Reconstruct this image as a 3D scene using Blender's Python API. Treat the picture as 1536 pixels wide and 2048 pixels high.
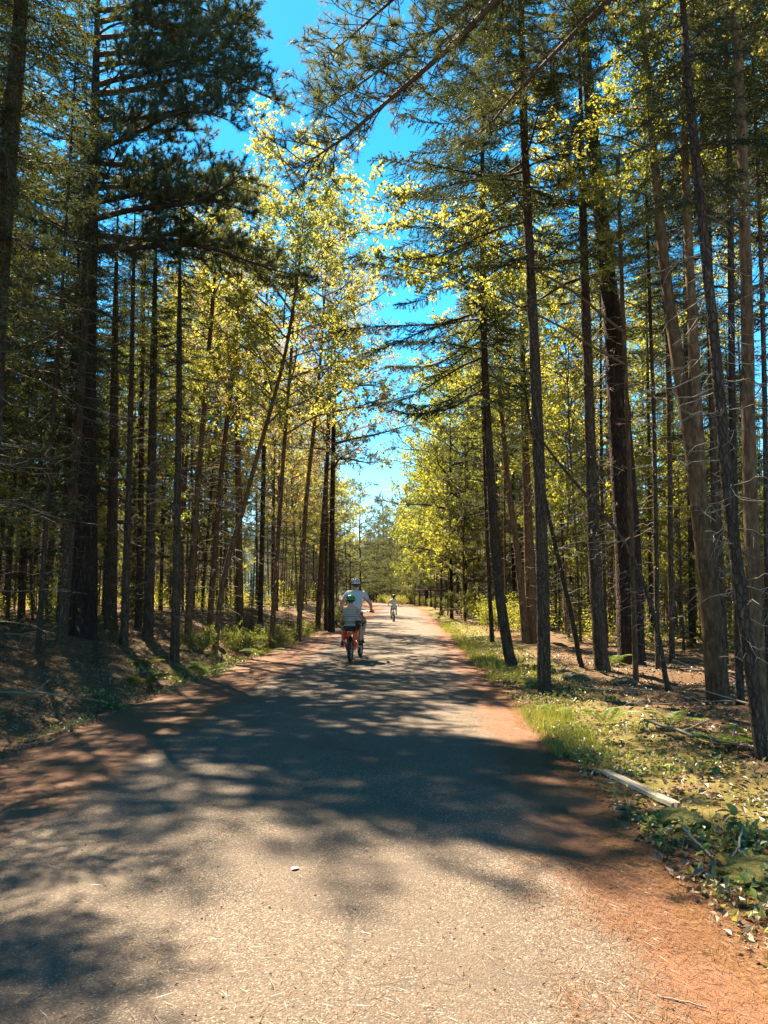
import bpy, math, random
import numpy as np
from mathutils import Vector, Matrix, Quaternion

for o in list(bpy.data.objects):
    bpy.data.objects.remove(o, do_unlink=True)
SC = bpy.context.scene
COL = SC.collection
RAD = math.radians

# ------------------------------------------------------------------ camera, sky, sun, exposure
cam_d = bpy.data.cameras.new('camera')
cam = bpy.data.objects.new('camera', cam_d); COL.objects.link(cam)
cam_d.sensor_fit = 'VERTICAL'; cam_d.sensor_height = 24.0
cam_d.lens = 24.0 * 1518 / 2048
cam_d.clip_start = 0.05; cam_d.clip_end = 4000
cam.location = (0, 0, 1.5)
cam.rotation_euler = (RAD(90 + 6.24), 0, 0)
SC.camera = cam

SUN_AZ = -27.0      # degrees from the road's direction, towards the pine side
SUN_EL = 54.0
world = bpy.data.worlds.new('World'); SC.world = world; world.use_nodes = True
wn = world.node_tree.nodes; wl = world.node_tree.links; wn.clear()
sky = wn.new('ShaderNodeTexSky'); sky.sky_type = 'NISHITA'; sky.sun_disc = False
sky.sun_elevation = RAD(SUN_EL); sky.sun_rotation = RAD(SUN_AZ)
sky.air_density = 0.9; sky.dust_density = 0.05; sky.ozone_density = 2.6
hs = wn.new('ShaderNodeHueSaturation'); hs.inputs['Saturation'].default_value = 1.38; hs.inputs['Hue'].default_value = 0.48
bg = wn.new('ShaderNodeBackground'); bg.inputs['Strength'].default_value = 0.057
wo = wn.new('ShaderNodeOutputWorld')
wl.new(sky.outputs['Color'], hs.inputs['Color']); wl.new(hs.outputs['Color'], bg.inputs['Color']); wl.new(bg.outputs['Background'], wo.inputs['Surface'])

sun_d = bpy.data.lights.new('sun', 'SUN'); sun_d.energy = 5.0; sun_d.angle = RAD(0.53); sun_d.color = (1.0, 0.85, 0.62)
sun = bpy.data.objects.new('sun', sun_d); COL.objects.link(sun)
_ds = Vector((math.sin(RAD(SUN_AZ)) * math.cos(RAD(SUN_EL)), math.cos(RAD(SUN_AZ)) * math.cos(RAD(SUN_EL)), math.sin(RAD(SUN_EL))))
sun.rotation_euler = _ds.to_track_quat('Z', 'Y').to_euler()
sun.location = _ds * 60

vs = SC.view_settings
vs.view_transform = 'Standard'; vs.look = 'None'; vs.gamma = 1.0; vs.use_curve_mapping = False
vs.exposure = 2.5
SC.render.engine = 'CYCLES'
cy = SC.cycles
cy.max_bounces = 6; cy.diffuse_bounces = 4; cy.glossy_bounces = 2; cy.transmission_bounces = 4; cy.transparent_max_bounces = 4
cy.use_denoising = True
cy.sample_clamp_indirect = 6.0
cy.caustics_reflective = False; cy.caustics_refractive = False

# ------------------------------------------------------------------ helpers
def tag(o, label=None, cat=None, group=None, kind=None):
    if label: o['label'] = label
    if cat: o['category'] = cat
    if group: o['group'] = group
    if kind: o['kind'] = kind
    return o

def empty(name, loc, rz=0.0, parent=None):
    o = bpy.data.objects.new(name, None); COL.objects.link(o)
    o.location = loc; o.rotation_euler = (0, 0, rz); o.empty_display_size = 0.2
    if parent: o.parent = parent
    return o

def link(name, me, parent=None, loc=None, rot=None, scale=None):
    o = bpy.data.objects.new(name, me); COL.objects.link(o)
    if parent: o.parent = parent
    if loc is not None: o.location = loc
    if rot is not None:
        if isinstance(rot, Quaternion):
            o.rotation_mode = 'QUATERNION'; o.rotation_quaternion = rot
        else: o.rotation_euler = rot
    if scale is not None: o.scale = (scale, scale, scale) if not hasattr(scale, '__len__') else scale
    return o

class MB:
    """collects numpy vertices and faces, several materials, and a per-vertex random tint"""
    def __init__(s): s.v = []; s.f = []; s.m = []; s.t = []; s.n = 0; s.sm = []
    def add(s, V, F, mat=0, tint=None, smooth=False):
        V = np.asarray(V, float).reshape(-1, 3); F = np.asarray(F, int)
        if len(V) == 0 or len(F) == 0: return
        s.v.append(V); s.f.append(F + s.n); s.m.append(np.full(len(F), mat)); s.sm.append(np.full(len(F), smooth))
        if tint is None: tint = 0.5
        s.t.append(np.full(len(V), tint) if np.isscalar(tint) else np.asarray(tint, float)); s.n += len(V)
    def mesh(s, name, mats, attrs=None):
        me = bpy.data.meshes.new(name)
        V = np.concatenate(s.v); me.vertices.add(len(V)); me.vertices.foreach_set('co', V.ravel())
        nl = sum(f.size for f in s.f); npoly = sum(len(f) for f in s.f)
        me.loops.add(nl); me.polygons.add(npoly)
        me.loops.foreach_set('vertex_index', np.concatenate([f.ravel() for f in s.f]))
        tot = np.concatenate([np.full(len(f), f.shape[1]) for f in s.f])
        st = np.concatenate([[0], np.cumsum(tot)[:-1]])
        me.polygons.foreach_set('loop_start', st)
        me.polygons.foreach_set('material_index', np.concatenate(s.m))
        me.polygons.foreach_set('use_smooth', np.concatenate(s.sm))
        a = me.attributes.new('tint', 'FLOAT', 'POINT'); a.data.foreach_set('value', np.concatenate(s.t))
        for k, arr in (attrs or {}).items():
            a = me.attributes.new(k, 'FLOAT', 'POINT'); a.data.foreach_set('value', arr)
        me.update(calc_edges=True)
        for m in (mats if isinstance(mats, (list, tuple)) else [mats]): me.materials.append(m)
        return me
    # --- shapes
    def tube(s, P, R, sides=8, mat=0, tint=0.5, smooth=True, cap=True, lobes=None):
        P = np.asarray(P, float); n = len(P); R = np.broadcast_to(np.asarray(R, float), (n,))
        T = np.gradient(P, axis=0); T /= np.linalg.norm(T, axis=1)[:, None] + 1e-9
        ref = np.array([0.0, 0, 1]) if abs(T[:, 2]).mean() < 0.8 else np.array([0.0, 1, 0])
        A = np.cross(T, ref); A /= np.linalg.norm(A, axis=1)[:, None] + 1e-9
        B = np.cross(T, A)
        th = np.arange(sides) / sides * 2 * np.pi
        rr = R[:, None] * np.ones((1, sides)) if lobes is None else R[:, None] * lobes
        V = P[:, None, :] + rr[..., None] * (A[:, None, :] * np.cos(th)[None, :, None] + B[:, None, :] * np.sin(th)[None, :, None])
        i = np.arange(n - 1)[:, None] * sides; j = np.arange(sides)[None, :]; j2 = (j + 1) % sides
        F = np.stack([i + j, i + j2, i + sides + j2, i + sides + j], -1).reshape(-1, 4)
        s.add(V.reshape(-1, 3), F, mat, tint, smooth)
        if cap:
            k = s.n
            for row, flip in ((V[0], True), (V[-1], False)):
                c = row.mean(0); VV = np.vstack([row, c]); jj = np.arange(sides)
                FF = np.stack([jj, (jj + 1) % sides, np.full(sides, sides)], -1)
                s.add(VV, FF[:, ::-1] if flip else FF, mat, tint, False)
    def sticks(s, P0, P1, r0, r1, mat=0, tint=0.5):
        P0 = np.asarray(P0, float); P1 = np.asarray(P1, float); n = len(P0)
        if n == 0: return
        T = P1 - P0; T /= np.linalg.norm(T, axis=1)[:, None] + 1e-9
        ref = np.where(abs(T[:, 2:3]) < 0.8, np.array([[0, 0, 1.0]]), np.array([[1.0, 0, 0]]))
        A = np.cross(T, ref); A /= np.linalg.norm(A, axis=1)[:, None] + 1e-9
        B = np.cross(T, A)
        r0 = np.broadcast_to(r0, (n,))[:, None]; r1 = np.broadcast_to(r1, (n,))[:, None]
        rows = []
        for Pp, r in ((P0, r0), (P1, r1)):
            for k in range(3):
                a = 2 * np.pi * k / 3
                rows.append(Pp + r * (A * math.cos(a) + B * math.sin(a)))
        V = np.stack(rows, 1); b = np.arange(n)[:, None] * 6
        F = np.concatenate([b + np.array([[0, 1, 4, 3]]), b + np.array([[1, 2, 5, 4]]), b + np.array([[2, 0, 3, 5]])])
        s.add(V.reshape(-1, 3), F, mat, tint if np.isscalar(tint) else np.repeat(tint, 6))
    def needles(s, P, D, L, W, rng, mat=0, tint=None):
        n = len(P)
        if n == 0: return
        r = rng.normal(size=(n, 3)); S = np.cross(D, r); S /= np.linalg.norm(S, axis=1)[:, None] + 1e-9
        L = np.broadcast_to(L, (n,))[:, None]; W = np.broadcast_to(W, (n,))[:, None]
        V = np.stack([P - S * W * .5, P + S * W * .5, P + D * L], 1)
        t = rng.random(n) if tint is None else tint
        s.add(V.reshape(-1, 3), np.arange(n * 3).reshape(-1, 3), mat, np.repeat(t, 3))
    def leaves(s, P, D, N, L, W, rng, mat=0, tint=None, fold=0.25):
        n = len(P)
        if n == 0: return
        S = np.cross(D, N); S /= np.linalg.norm(S, axis=1)[:, None] + 1e-9
        N = np.cross(S, D)
        L = np.broadcast_to(L, (n,))[:, None]; W = np.broadcast_to(W, (n,))[:, None]
        mid = P + D * L * .42 + N * W * fold
        V = np.stack([P, mid + S * W * .5, P + D * L, mid - S * W * .5], 1)
        b = np.arange(n)[:, None] * 4
        F = np.concatenate([b + np.array([[0, 1, 2]]), b + np.array([[0, 2, 3]])])
        t = rng.random(n) if tint is None else tint
        s.add(V.reshape(-1, 3), F, mat, np.repeat(t, 4))
    def box(s, c, size, mat=0, tint=0.5, M=None):
        V = np.array([[x, y, z] for x in (-.5, .5) for y in (-.5, .5) for z in (-.5, .5)]) * np.asarray(size)
        if M is not None: V = V @ np.asarray(M).T
        V = V + np.asarray(c)
        F = np.array([[0, 1, 3, 2], [4, 6, 7, 5], [0, 4, 5, 1], [2, 3, 7, 6], [0, 2, 6, 4], [1, 5, 7, 3]])
        s.add(V, F, mat, tint)
    def ellipsoid(s, c, r, mat=0, nu=20, nv=12, fn=None, smooth=True, M=None, v0=0.0, v1=math.pi):
        u = np.arange(nu) / nu * 2 * np.pi; v = np.linspace(v0, v1, nv)
        d = np.stack([np.sin(v)[:, None] * np.cos(u), np.sin(v)[:, None] * np.sin(u), np.cos(v)[:, None] * np.ones(nu)], -1)
        if fn is not None: d = d * fn(d)[..., None]
        V = (d * np.asarray(r)).reshape(-1, 3)
        if M is not None: V = V @ np.asarray(M).T
        V = V + np.asarray(c)
        i = np.arange(nv - 1)[:, None] * nu; j = np.arange(nu)[None]; j2 = (j + 1) % nu
        F = np.stack([i + j, i + nu + j, i + nu + j2, i + j2], -1).reshape(-1, 4)
        s.add(V, F, mat, 0.5, smooth)
    def torus(s, c, R, r, mat=0, nu=36, nv=10, axis='x'):
        u = np.arange(nu) / nu * 2 * np.pi; v = np.arange(nv) / nv * 2 * np.pi
        rad = R + r * np.cos(v)[None]; a = rad * np.cos(u)[:, None]; b = rad * np.sin(u)[:, None]; w = (r * np.sin(v)[None]) * np.ones((nu, 1))
        V = np.stack([w, a, b], -1).reshape(-1, 3) + np.asarray(c)
        i = np.arange(nu)[:, None]; j = np.arange(nv)[None]
        F = np.stack([i * nv + j, ((i + 1) % nu) * nv + j, ((i + 1) % nu) * nv + (j + 1) % nv, i * nv + (j + 1) % nv], -1).reshape(-1, 4)
        s.add(V, F, mat, 0.5, True)

def unit(a):
    a = np.asarray(a, float); return a / (np.linalg.norm(a, axis=-1, keepdims=True) + 1e-9)

def smooth(e0, e1, x):
    t = np.clip((x - e0) / (e1 - e0), 0, 1); return t * t * (3 - 2 * t)

_nr = np.random.default_rng(5)
_nk = _nr.normal(size=(10, 2)); _np = _nr.random(10) * 6.28
def noise2(x, y, f=1.0, o=0):
    """cheap smooth noise, about -1..1"""
    r = 0
    for k in range(6):
        a, b = _nk[(k + o) % 10]; r = r + np.sin((x * a + y * b) * f * (1 + .35 * k) + _np[(k + o * 3) % 10] + 1.3 * np.sin(f * .6 * (x * b - y * a)))
    return r / 3.2

# ------------------------------------------------------------------ materials
def nodes(name):
    m = bpy.data.materials.new(name); m.use_nodes = True
    nt = m.node_tree; nt.nodes.clear()
    out = nt.nodes.new('ShaderNodeOutputMaterial')
    return m, nt, out
def N(nt, t, **kw):
    n = nt.nodes.new(t)
    for k, v in kw.items():
        if k in n.inputs: n.inputs[k].default_value = v
        else: setattr(n, k, v)
    return n
def ramp(nt, fac, stops):
    r = nt.nodes.new('ShaderNodeValToRGB'); e = r.color_ramp.elements
    while len(e) < len(stops): e.new(0.5)
    for el, (p, c) in zip(e, stops):
        el.position = p; el.color = (*c, 1) if len(c) == 3 else c
    nt.links.new(fac, r.inputs['Fac']); return r
def mix(nt, fac, a, b, blend='MIX'):
    m = nt.nodes.new('ShaderNodeMix'); m.data_type = 'RGBA'; m.blend_type = blend; m.clamp_factor = True
    for sock, v in ((m.inputs[0], fac), (m.inputs[6], a), (m.inputs[7], b)):
        if isinstance(v, bpy.types.NodeSocket): nt.links.new(v, sock)
        elif isinstance(v, (int, float)): sock.default_value = v
        else: sock.default_value = (*v, 1)
    return m.outputs[2]
def mth(nt, op, a, b=None, clamp=False):
    m = nt.nodes.new('ShaderNodeMath'); m.operation = op; m.use_clamp = clamp
    for sock, v in ((m.inputs[0], a), (m.inputs[1], b)):
        if v is None: continue
        if isinstance(v, bpy.types.NodeSocket): nt.links.new(v, sock)
        else: sock.default_value = v
    return m.outputs[0]
def attr(nt, name): return N(nt, 'ShaderNodeAttribute', attribute_name=name).outputs['Fac']
def mrange(nt, v, a, b, c=0.0, d=1.0):
    m = nt.nodes.new('ShaderNodeMapRange'); m.interpolation_type = 'SMOOTHSTEP'
    nt.links.new(v, m.inputs[0]); m.inputs[1].default_value = a; m.inputs[2].default_value = b; m.inputs[3].default_value = c; m.inputs[4].default_value = d
    return m.outputs[0]
def noise(nt, vec, scale, detail=4, rough=0.55, out='Fac'):
    n = N(nt, 'ShaderNodeTexNoise'); n.inputs['Scale'].default_value = scale; n.inputs['Detail'].default_value = detail; n.inputs['Roughness'].default_value = rough
    if vec is not None: nt.links.new(vec, n.inputs['Vector'])
    return n.outputs[out]
def mapping(nt, vec, scale):
    n = nt.nodes.new('ShaderNodeMapping'); n.inputs['Scale'].default_value = scale; nt.links.new(vec, n.inputs['Vector']); return n.outputs[0]
def bump(nt, h, strength, dist=0.02):
    b = nt.nodes.new('ShaderNodeBump'); b.inputs['Strength'].default_value = strength; b.inputs['Distance'].default_value = dist
    nt.links.new(h, b.inputs['Height']); return b.outputs[0]

def leaf_mat(name, c0, c1, trans=0.45, var=0.25, gloss=0.06, tcol=None):
    """leaf or needle: diffuse + translucent + a little gloss, tint per leaf and per plant"""
    m, nt, out = nodes(name)
    t = attr(nt, 'tint'); col = mix(nt, t, c0, c1)
    oi = N(nt, 'ShaderNodeObjectInfo'); hv = N(nt, 'ShaderNodeHueSaturation')
    nt.links.new(mrange(nt, oi.outputs['Random'], 0, 1, 1 - var, 1 + var), hv.inputs['Value'])
    nt.links.new(mrange(nt, oi.outputs['Random'], 0, 1, 0.515, 0.485), hv.inputs['Hue'])
    nt.links.new(col, hv.inputs['Color'])
    d = N(nt, 'ShaderNodeBsdfDiffuse'); tr = N(nt, 'ShaderNodeBsdfTranslucent'); g = N(nt, 'ShaderNodeBsdfGlossy', Roughness=0.45)
    nt.links.new(hv.outputs[0], d.inputs['Color'])
    tc = mix(nt, 1.0, hv.outputs[0], tcol or (1.35, 1.2, 0.7), 'MULTIPLY'); nt.links.new(tc, tr.inputs['Color'])
    g.inputs['Color'].default_value = (0.9, 0.95, 1, 1)
    a = N(nt, 'ShaderNodeMixShader', Fac=trans); nt.links.new(d.outputs[0], a.inputs[1]); nt.links.new(tr.outputs[0], a.inputs[2])
    b = N(nt, 'ShaderNodeMixShader', Fac=gloss); nt.links.new(a.outputs[0], b.inputs[1]); nt.links.new(g.outputs[0], b.inputs[2])
    nt.links.new(b.outputs[0], out.inputs['Surface']); return m

def bark_mat(name, c0, c1, c2, scale=18, stretch=0.18, bstr=0.9, plates=True):
    m, nt, out = nodes(name)
    tc = N(nt, 'ShaderNodeTexCoord').outputs['Object']
    v = mapping(nt, tc, (1, 1, stretch))
    n1 = noise(nt, v, scale, 6, 0.65); n2 = noise(nt, tc, 1.6, 3)
    vo = N(nt, 'ShaderNodeTexVoronoi', feature='DISTANCE_TO_EDGE', Scale=scale * 1.1); nt.links.new(mapping(nt, tc, (1, 1, 0.35)), vo.inputs['Vector'])
    cr = mrange(nt, vo.outputs['Distance'], 0.0, 0.16)
    col = ramp(nt, n1, [(0.3, c0), (0.52, c1), (0.74, c2)]).outputs[0]
    col = mix(nt, mrange(nt, n2, 0.45, 0.7, 0, 0.45), col, tuple(x * 1.5 for x in c1))
    lich = mrange(nt, noise(nt, tc, 9, 4, 0.7), 0.62, 0.70)
    col = mix(nt, mth(nt, 'MULTIPLY', lich, 0.16), col, (0.23, 0.22, 0.17))
    oi = N(nt, 'ShaderNodeObjectInfo'); hv = N(nt, 'ShaderNodeHueSaturation'); nt.links.new(col, hv.inputs['Color'])
    nt.links.new(mrange(nt, oi.outputs['Random'], 0, 1, 0.75, 1.25), hv.inputs['Value'])
    col = hv.outputs[0]
    if plates: col = mix(nt, mth(nt, 'MULTIPLY', mth(nt, 'SUBTRACT', 1.0, cr), 0.5), col, c0)
    h = mth(nt, 'ADD', mth(nt, 'MULTIPLY', n1, 0.7), mth(nt, 'MULTIPLY', cr, 0.5 if plates else 0.05))
    p = N(nt, 'ShaderNodeBsdfPrincipled', Roughness=0.9)
    p.inputs['Specular IOR Level'].default_value = 0.2
    nt.links.new(col, p.inputs['Base Color']); nt.links.new(bump(nt, h, bstr, 0.045), p.inputs['Normal'])
    nt.links.new(p.outputs[0], out.inputs['Surface']); return m

def plain(name, col, rough=0.6, metal=0.0, nz=0.0, nscale=20, spec=0.5):
    m, nt, out = nodes(name)
    p = N(nt, 'ShaderNodeBsdfPrincipled', Roughness=rough, Metallic=metal); p.inputs['Specular IOR Level'].default_value = spec
    tc = N(nt, 'ShaderNodeTexCoord').outputs['Object']
    n1 = noise(nt, tc, nscale, 4)
    c = mix(nt, n1, tuple(x * (1 - nz) for x in col), tuple(min(1, x * (1 + nz)) for x in col))
    nt.links.new(c, p.inputs['Base Color']); nt.links.new(p.outputs[0], out.inputs['Surface']); return m

M = {}
M['bark_spruce'] = bark_mat('spruce_bark', (0.028, 0.019, 0.013), (0.085, 0.058, 0.040), (0.19, 0.14, 0.10), 26)
M['bark_pine'] = bark_mat('pine_bark', (0.014, 0.009, 0.007), (0.042, 0.027, 0.020), (0.10, 0.068, 0.050), 13, 0.14, 1.0)
M['bark_maple'] = bark_mat('maple_bark', (0.032, 0.017, 0.009), (0.115, 0.066, 0.034), (0.24, 0.15, 0.085), 20, 0.3, 0.8, False)
M['deadwood'] = plain('dead_twig_wood', (0.20, 0.162, 0.125), 0.9, 0, 0.45, 6, 0.2)
M['twig'] = plain('live_twig_bark', (0.07, 0.052, 0.04), 0.9, 0, 0.3, 9, 0.2)
M['twig_maple'] = plain('maple_twig_bark', (0.13, 0.10, 0.075), 0.9, 0, 0.3, 9, 0.2)
M['spruce'] = leaf_mat('spruce_needles', (0.032, 0.046, 0.014), (0.088, 0.102, 0.031), 0.36, 0.3, 0.03, (1.2, 1.15, 0.75))
M['pine'] = leaf_mat('pine_needles', (0.060, 0.082, 0.030), (0.17, 0.18, 0.070), 0.45, 0.25, 0.045)
M['maple_yellow'] = leaf_mat('young_yellow_leaves', (0.25, 0.25, 0.05), (0.46, 0.42, 0.115), 0.58, 0.2, 0.04, (1.2, 1.2, 0.8))
M['maple_green'] = leaf_mat('young_green_leaves', (0.14, 0.18, 0.028), (0.30, 0.31, 0.06), 0.58, 0.25, 0.04, (1.35, 1.25, 0.6))
M['maple_pink'] = leaf_mat('unfolding_russet_leaves', (0.30, 0.21, 0.10), (0.42, 0.34, 0.15), 0.5, 0.2, 0.04, (1.25, 1.1, 0.8))
M['fern'] = leaf_mat('fern_fronds', (0.06, 0.100, 0.016), (0.14, 0.175, 0.030), 0.40, 0.2, 0.008)
M['grass'] = leaf_mat('verge_grass', (0.10, 0.16, 0.02), (0.25, 0.27, 0.05), 0.45, 0.1, 0.03)
M['cover'] = leaf_mat('ground_cover_leaves', (0.13, 0.15, 0.03), (0.30, 0.28, 0.08), 0.35, 0.1, 0.06)
M['herb'] = leaf_mat('herb_leaves', (0.11, 0.155, 0.03), (0.25, 0.28, 0.06), 0.4, 0.2, 0.02)
M['litter'] = leaf_mat('dead_leaf_litter', (0.07, 0.042, 0.024), (0.25, 0.165, 0.095), 0.15, 0.1, 0.04, (1.2, 1, .8))
M['fallen_needles'] = leaf_mat('fallen_needles', (0.10, 0.037, 0.012), (0.22, 0.10, 0.040), 0.1, 0.1, 0.04, (1.1, 1, .9))

def road_mat():
    m, nt, out = nodes('worn_asphalt')
    tc = N(nt, 'ShaderNodeTexCoord').outputs['Object']; lat = attr(nt, 'lat'); al = mth(nt, 'ABSOLUTE', lat)
    vo = N(nt, 'ShaderNodeTexVoronoi', Scale=140.0); nt.links.new(tc, vo.inputs['Vector'])
    sep = N(nt, 'ShaderNodeSeparateColor'); nt.links.new(vo.outputs['Color'], sep.inputs[0]); cell = sep.outputs[0]
    big = noise(nt, tc, 0.9, 5, 0.6); med = noise(nt, tc, 7, 4, 0.6); fine = noise(nt, tc, 160, 3, 0.7)
    col = ramp(nt, cell, [(0.0, (0.037, 0.026, 0.017)), (0.45, (0.112, 0.077, 0.050)), (0.86, (0.163, 0.115, 0.076)), (1.0, (0.31, 0.27, 0.22))]).outputs[0]
    col = mix(nt, mrange(nt, big, 0.38, 0.66, 0, 0.65), col, (0.080, 0.054, 0.036))
    cv = N(nt, 'ShaderNodeTexVoronoi', feature='DISTANCE_TO_EDGE', Scale=0.55); wv = N(nt, 'ShaderNodeMixRGB', blend_type='ADD', Fac=0.35)
    nt.links.new(tc, wv.inputs[1]); nt.links.new(noise(nt, tc, 3.0, 5, 0.7, 'Color'), wv.inputs[2]); nt.links.new(wv.outputs[0], cv.inputs['Vector'])
    crack = mth(nt, 'MULTIPLY', mrange(nt, cv.outputs['Distance'], 0.010, 0.003), mrange(nt, noise(nt, tc, 0.5, 2), 0.5, 0.6))
    col = mix(nt, mth(nt, 'MULTIPLY', crack, 0.6), col, (0.035, 0.028, 0.022))
    col = mix(nt, mrange(nt, noise(nt, mapping(nt, tc, (2.2, .5, 1)), 0.7, 3), 0.5, 0.68, 0, 0.35), col, (0.165, 0.118, 0.078))
    gap = mrange(nt, vo.outputs['Distance'], 0.35, 0.75)
    col = mix(nt, mth(nt, 'MULTIPLY', gap, 0.5), col, (0.05, 0.042, 0.036))
    # fallen needles lie thick along both edges and thin out towards the crown of the road
    edge = mth(nt, 'MAXIMUM', mrange(nt, lat, 1.4, 2.5), mrange(nt, lat, -0.5, -1.95))
    nn = noise(nt, mapping(nt, tc, (1.6, 0.7, 1)), 1.5, 6, 0.65)
    streak = noise(nt, mapping(nt, tc, (60, 14, 1)), 1.0, 4, 0.75)
    f = mth(nt, 'ADD', mth(nt, 'MULTIPLY', edge, 1.25), mth(nt, 'MULTIPLY', mth(nt, 'SUBTRACT', nn, 0.55), 1.6))
    f = mth(nt, 'ADD', f, mth(nt, 'MULTIPLY', mth(nt, 'SUBTRACT', streak, 0.5), 0.9))
    nf = mrange(nt, f, 0.35, 0.95)
    ncol = ramp(nt, mth(nt, 'ADD', mth(nt, 'MULTIPLY', fine, .5), mth(nt, 'MULTIPLY', streak, .5)), [(0.3, (0.050, 0.020, 0.009)), (0.5, (0.140, 0.056, 0.023)), (0.7, (0.235, 0.105, 0.046))]).outputs[0]
    col = mix(nt, mth(nt, 'MULTIPLY', nf, 0.9), col, ncol)
    p = N(nt, 'ShaderNodeBsdfPrincipled', Roughness=0.85); p.inputs['Specular IOR Level'].default_value = 0.35
    nt.links.new(col, p.inputs['Base Color'])
    h = mth(nt, 'ADD', mth(nt, 'MULTIPLY', mth(nt, 'SUBTRACT', 1.0, vo.outputs['Distance']), 0.7), mth(nt, 'MULTIPLY', fine, 0.4))
    nt.links.new(bump(nt, h, 0.75, 0.008), p.inputs['Normal'])
    nt.links.new(p.outputs[0], out.inputs['Surface']); return m

def ground_mat():
    m, nt, out = nodes('forest_floor')
    tc = N(nt, 'ShaderNodeTexCoord').outputs['Object']; lat = attr(nt, 'lat')
    big = noise(nt, tc, 0.55, 5, 0.6); med = noise(nt, tc, 4, 5, 0.65); fine = noise(nt, tc, 45, 4, 0.75)
    streak = noise(nt, mapping(nt, tc, (50, 18, 10)), 1.0, 4, 0.75)
    mixn = mth(nt, 'ADD', mth(nt, 'MULTIPLY', fine, 0.5), mth(nt, 'MULTIPLY', streak, 0.5))
    brown = ramp(nt, mixn, [(0.32, (0.035, 0.022, 0.013)), (0.5, (0.11, 0.068, 0.038)), (0.66, (0.25, 0.165, 0.095))]).outputs[0]
    orange = ramp(nt, mixn, [(0.32, (0.055, 0.023, 0.011)), (0.5, (0.145, 0.068, 0.029)), (0.68, (0.26, 0.14, 0.068))]).outputs[0]
    moss = ramp(nt, mixn, [(0.32, (0.050, 0.046, 0.012)), (0.52, (0.14, 0.118, 0.030)), (0.7, (0.26, 0.20, 0.07))]).outputs[0]
    col = mix(nt, mrange(nt, big, 0.48, 0.7, 0.0, 0.8), brown, orange)
    # moss and low green on the sunny verge, fading into the wood
    al = mth(nt, 'ABSOLUTE', lat)
    verge = mth(nt, 'MULTIPLY', mrange(nt, al, 2.5, 3.0), mth(nt, 'MULTIPLY', mrange(nt, al, 5.2, 3.6), mrange(nt, lat, -3.0, 2.0, 0.35, 1.0)))
    mf = mth(nt, 'ADD', mth(nt, 'MULTIPLY', verge, 0.42), mth(nt, 'MULTIPLY', med, 0.9))
    col = mix(nt, mrange(nt, mf, 0.70, 0.90), col, moss)
    edge = mrange(nt, al, 2.95, 2.5)
    col = mix(nt, mth(nt, 'MULTIPLY', edge, 0.85), col, orange)
    p = N(nt, 'ShaderNodeBsdfPrincipled', Roughness=0.95); p.inputs['Specular IOR Level'].default_value = 0.15
    nt.links.new(col, p.inputs['Base Color'])
    nt.links.new(bump(nt, mth(nt, 'ADD', mixn, mth(nt, 'MULTIPLY', med, 0.8)), 1.0, 0.03), p.inputs['Normal'])
    nt.links.new(p.outputs[0], out.inputs['Surface']); return m
M['road'] = road_mat(); M['ground'] = ground_mat()

# ------------------------------------------------------------------ the lie of the land
HALF = 2.4
def xc(y):
    y = np.asarray(y, float); return -1.2 + .042 * y - .00012 * y * y - .0011 * np.maximum(0, y - 70) ** 2
def height(x, y):
    x = np.asarray(x, float); y = np.asarray(y, float); lat = x - xc(y)
    w = 0.12 * noise2(x, y, 1.4) + 0.06 * noise2(x, y, 4.0, 3)
    a = np.abs(lat) - HALF
    z = -0.045 + 0.055 * smooth(-0.35, 0.15, a + w)
    L = smooth(0.5, 5.2, a) * 0.72 - 0.14 * np.exp(-((a - 0.65) / 0.5) ** 2) + smooth(6, 40, a) * 0.5
    R = 0.05 * smooth(0.6, 1.6, a) - 0.12 * smooth(2, 8, a) - smooth(9, 40, a) * 0.3
    far = smooth(20, 60, y) * 0.0
    z = z + np.where(lat < 0, L, R) + far
    z = z + smooth(0.25, 1.6, a) * (0.05 * noise2(x, y, 0.9, 2) + 0.028 * noise2(x, y, 2.7, 5) + 0.012 * noise2(x, y, 7.0, 1))
    return z
def gz(x, y): return float(height(x, y))

def grid(xs_lat, ys, zfun):
    LA, YY = np.meshgrid(xs_lat, ys); XX = LA + xc(YY); ZZ = zfun(XX, YY, LA)
    n, k = LA.shape
    V = np.stack([XX, YY, ZZ], -1).reshape(-1, 3)
    i = np.arange(n - 1)[:, None] * k; j = np.arange(k - 1)[None]
    F = np.stack([i + j, i + j + 1, i + k + j + 1, i + k + j], -1).reshape(-1, 4)
    return V, F, LA.ravel()
_h = np.concatenate([np.arange(2.0, 5.0, .07), np.arange(5.0, 9, .16), np.arange(9, 30, .8), np.geomspace(30, 900, 26)])
lats = np.concatenate([-_h[::-1], np.arange(-1.8, 1.9, .6), _h])
ysg = np.concatenate([np.arange(-40, 1, 2.0), np.arange(1, 14, .08), np.arange(14, 40, .3), np.arange(40, 110, 1.5), np.geomspace(111, 1500, 26)])
b = MB(); V, F, LA = grid(lats, ysg, lambda x, y, l: height(np.where(y < 140, x, l + xc(140)), np.minimum(y, 140)))
V[:, 0] = np.where(V[:, 1] > 140, LA + float(xc(140)), V[:, 0])
b.add(V, F, 0, 0.5, True)
tag(link('ground', b.mesh('ground', M['ground'], {'lat': LA})), 'brown needle covered forest floor with mossy verges beside the road', 'ground', kind='structure')
b = MB(); V, F, LA = grid(np.linspace(-2.85, 2.85, 39), np.concatenate([np.arange(-30, 1, 1.0), np.arange(1, 30, .15), np.arange(30, 150, .8)]),
                          lambda x, y, l: .05 * (1 - (l / HALF) ** 2) + .006 * noise2(x, y, 1.1, 4))
b.add(V, F, 0, 0.5, True)
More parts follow.
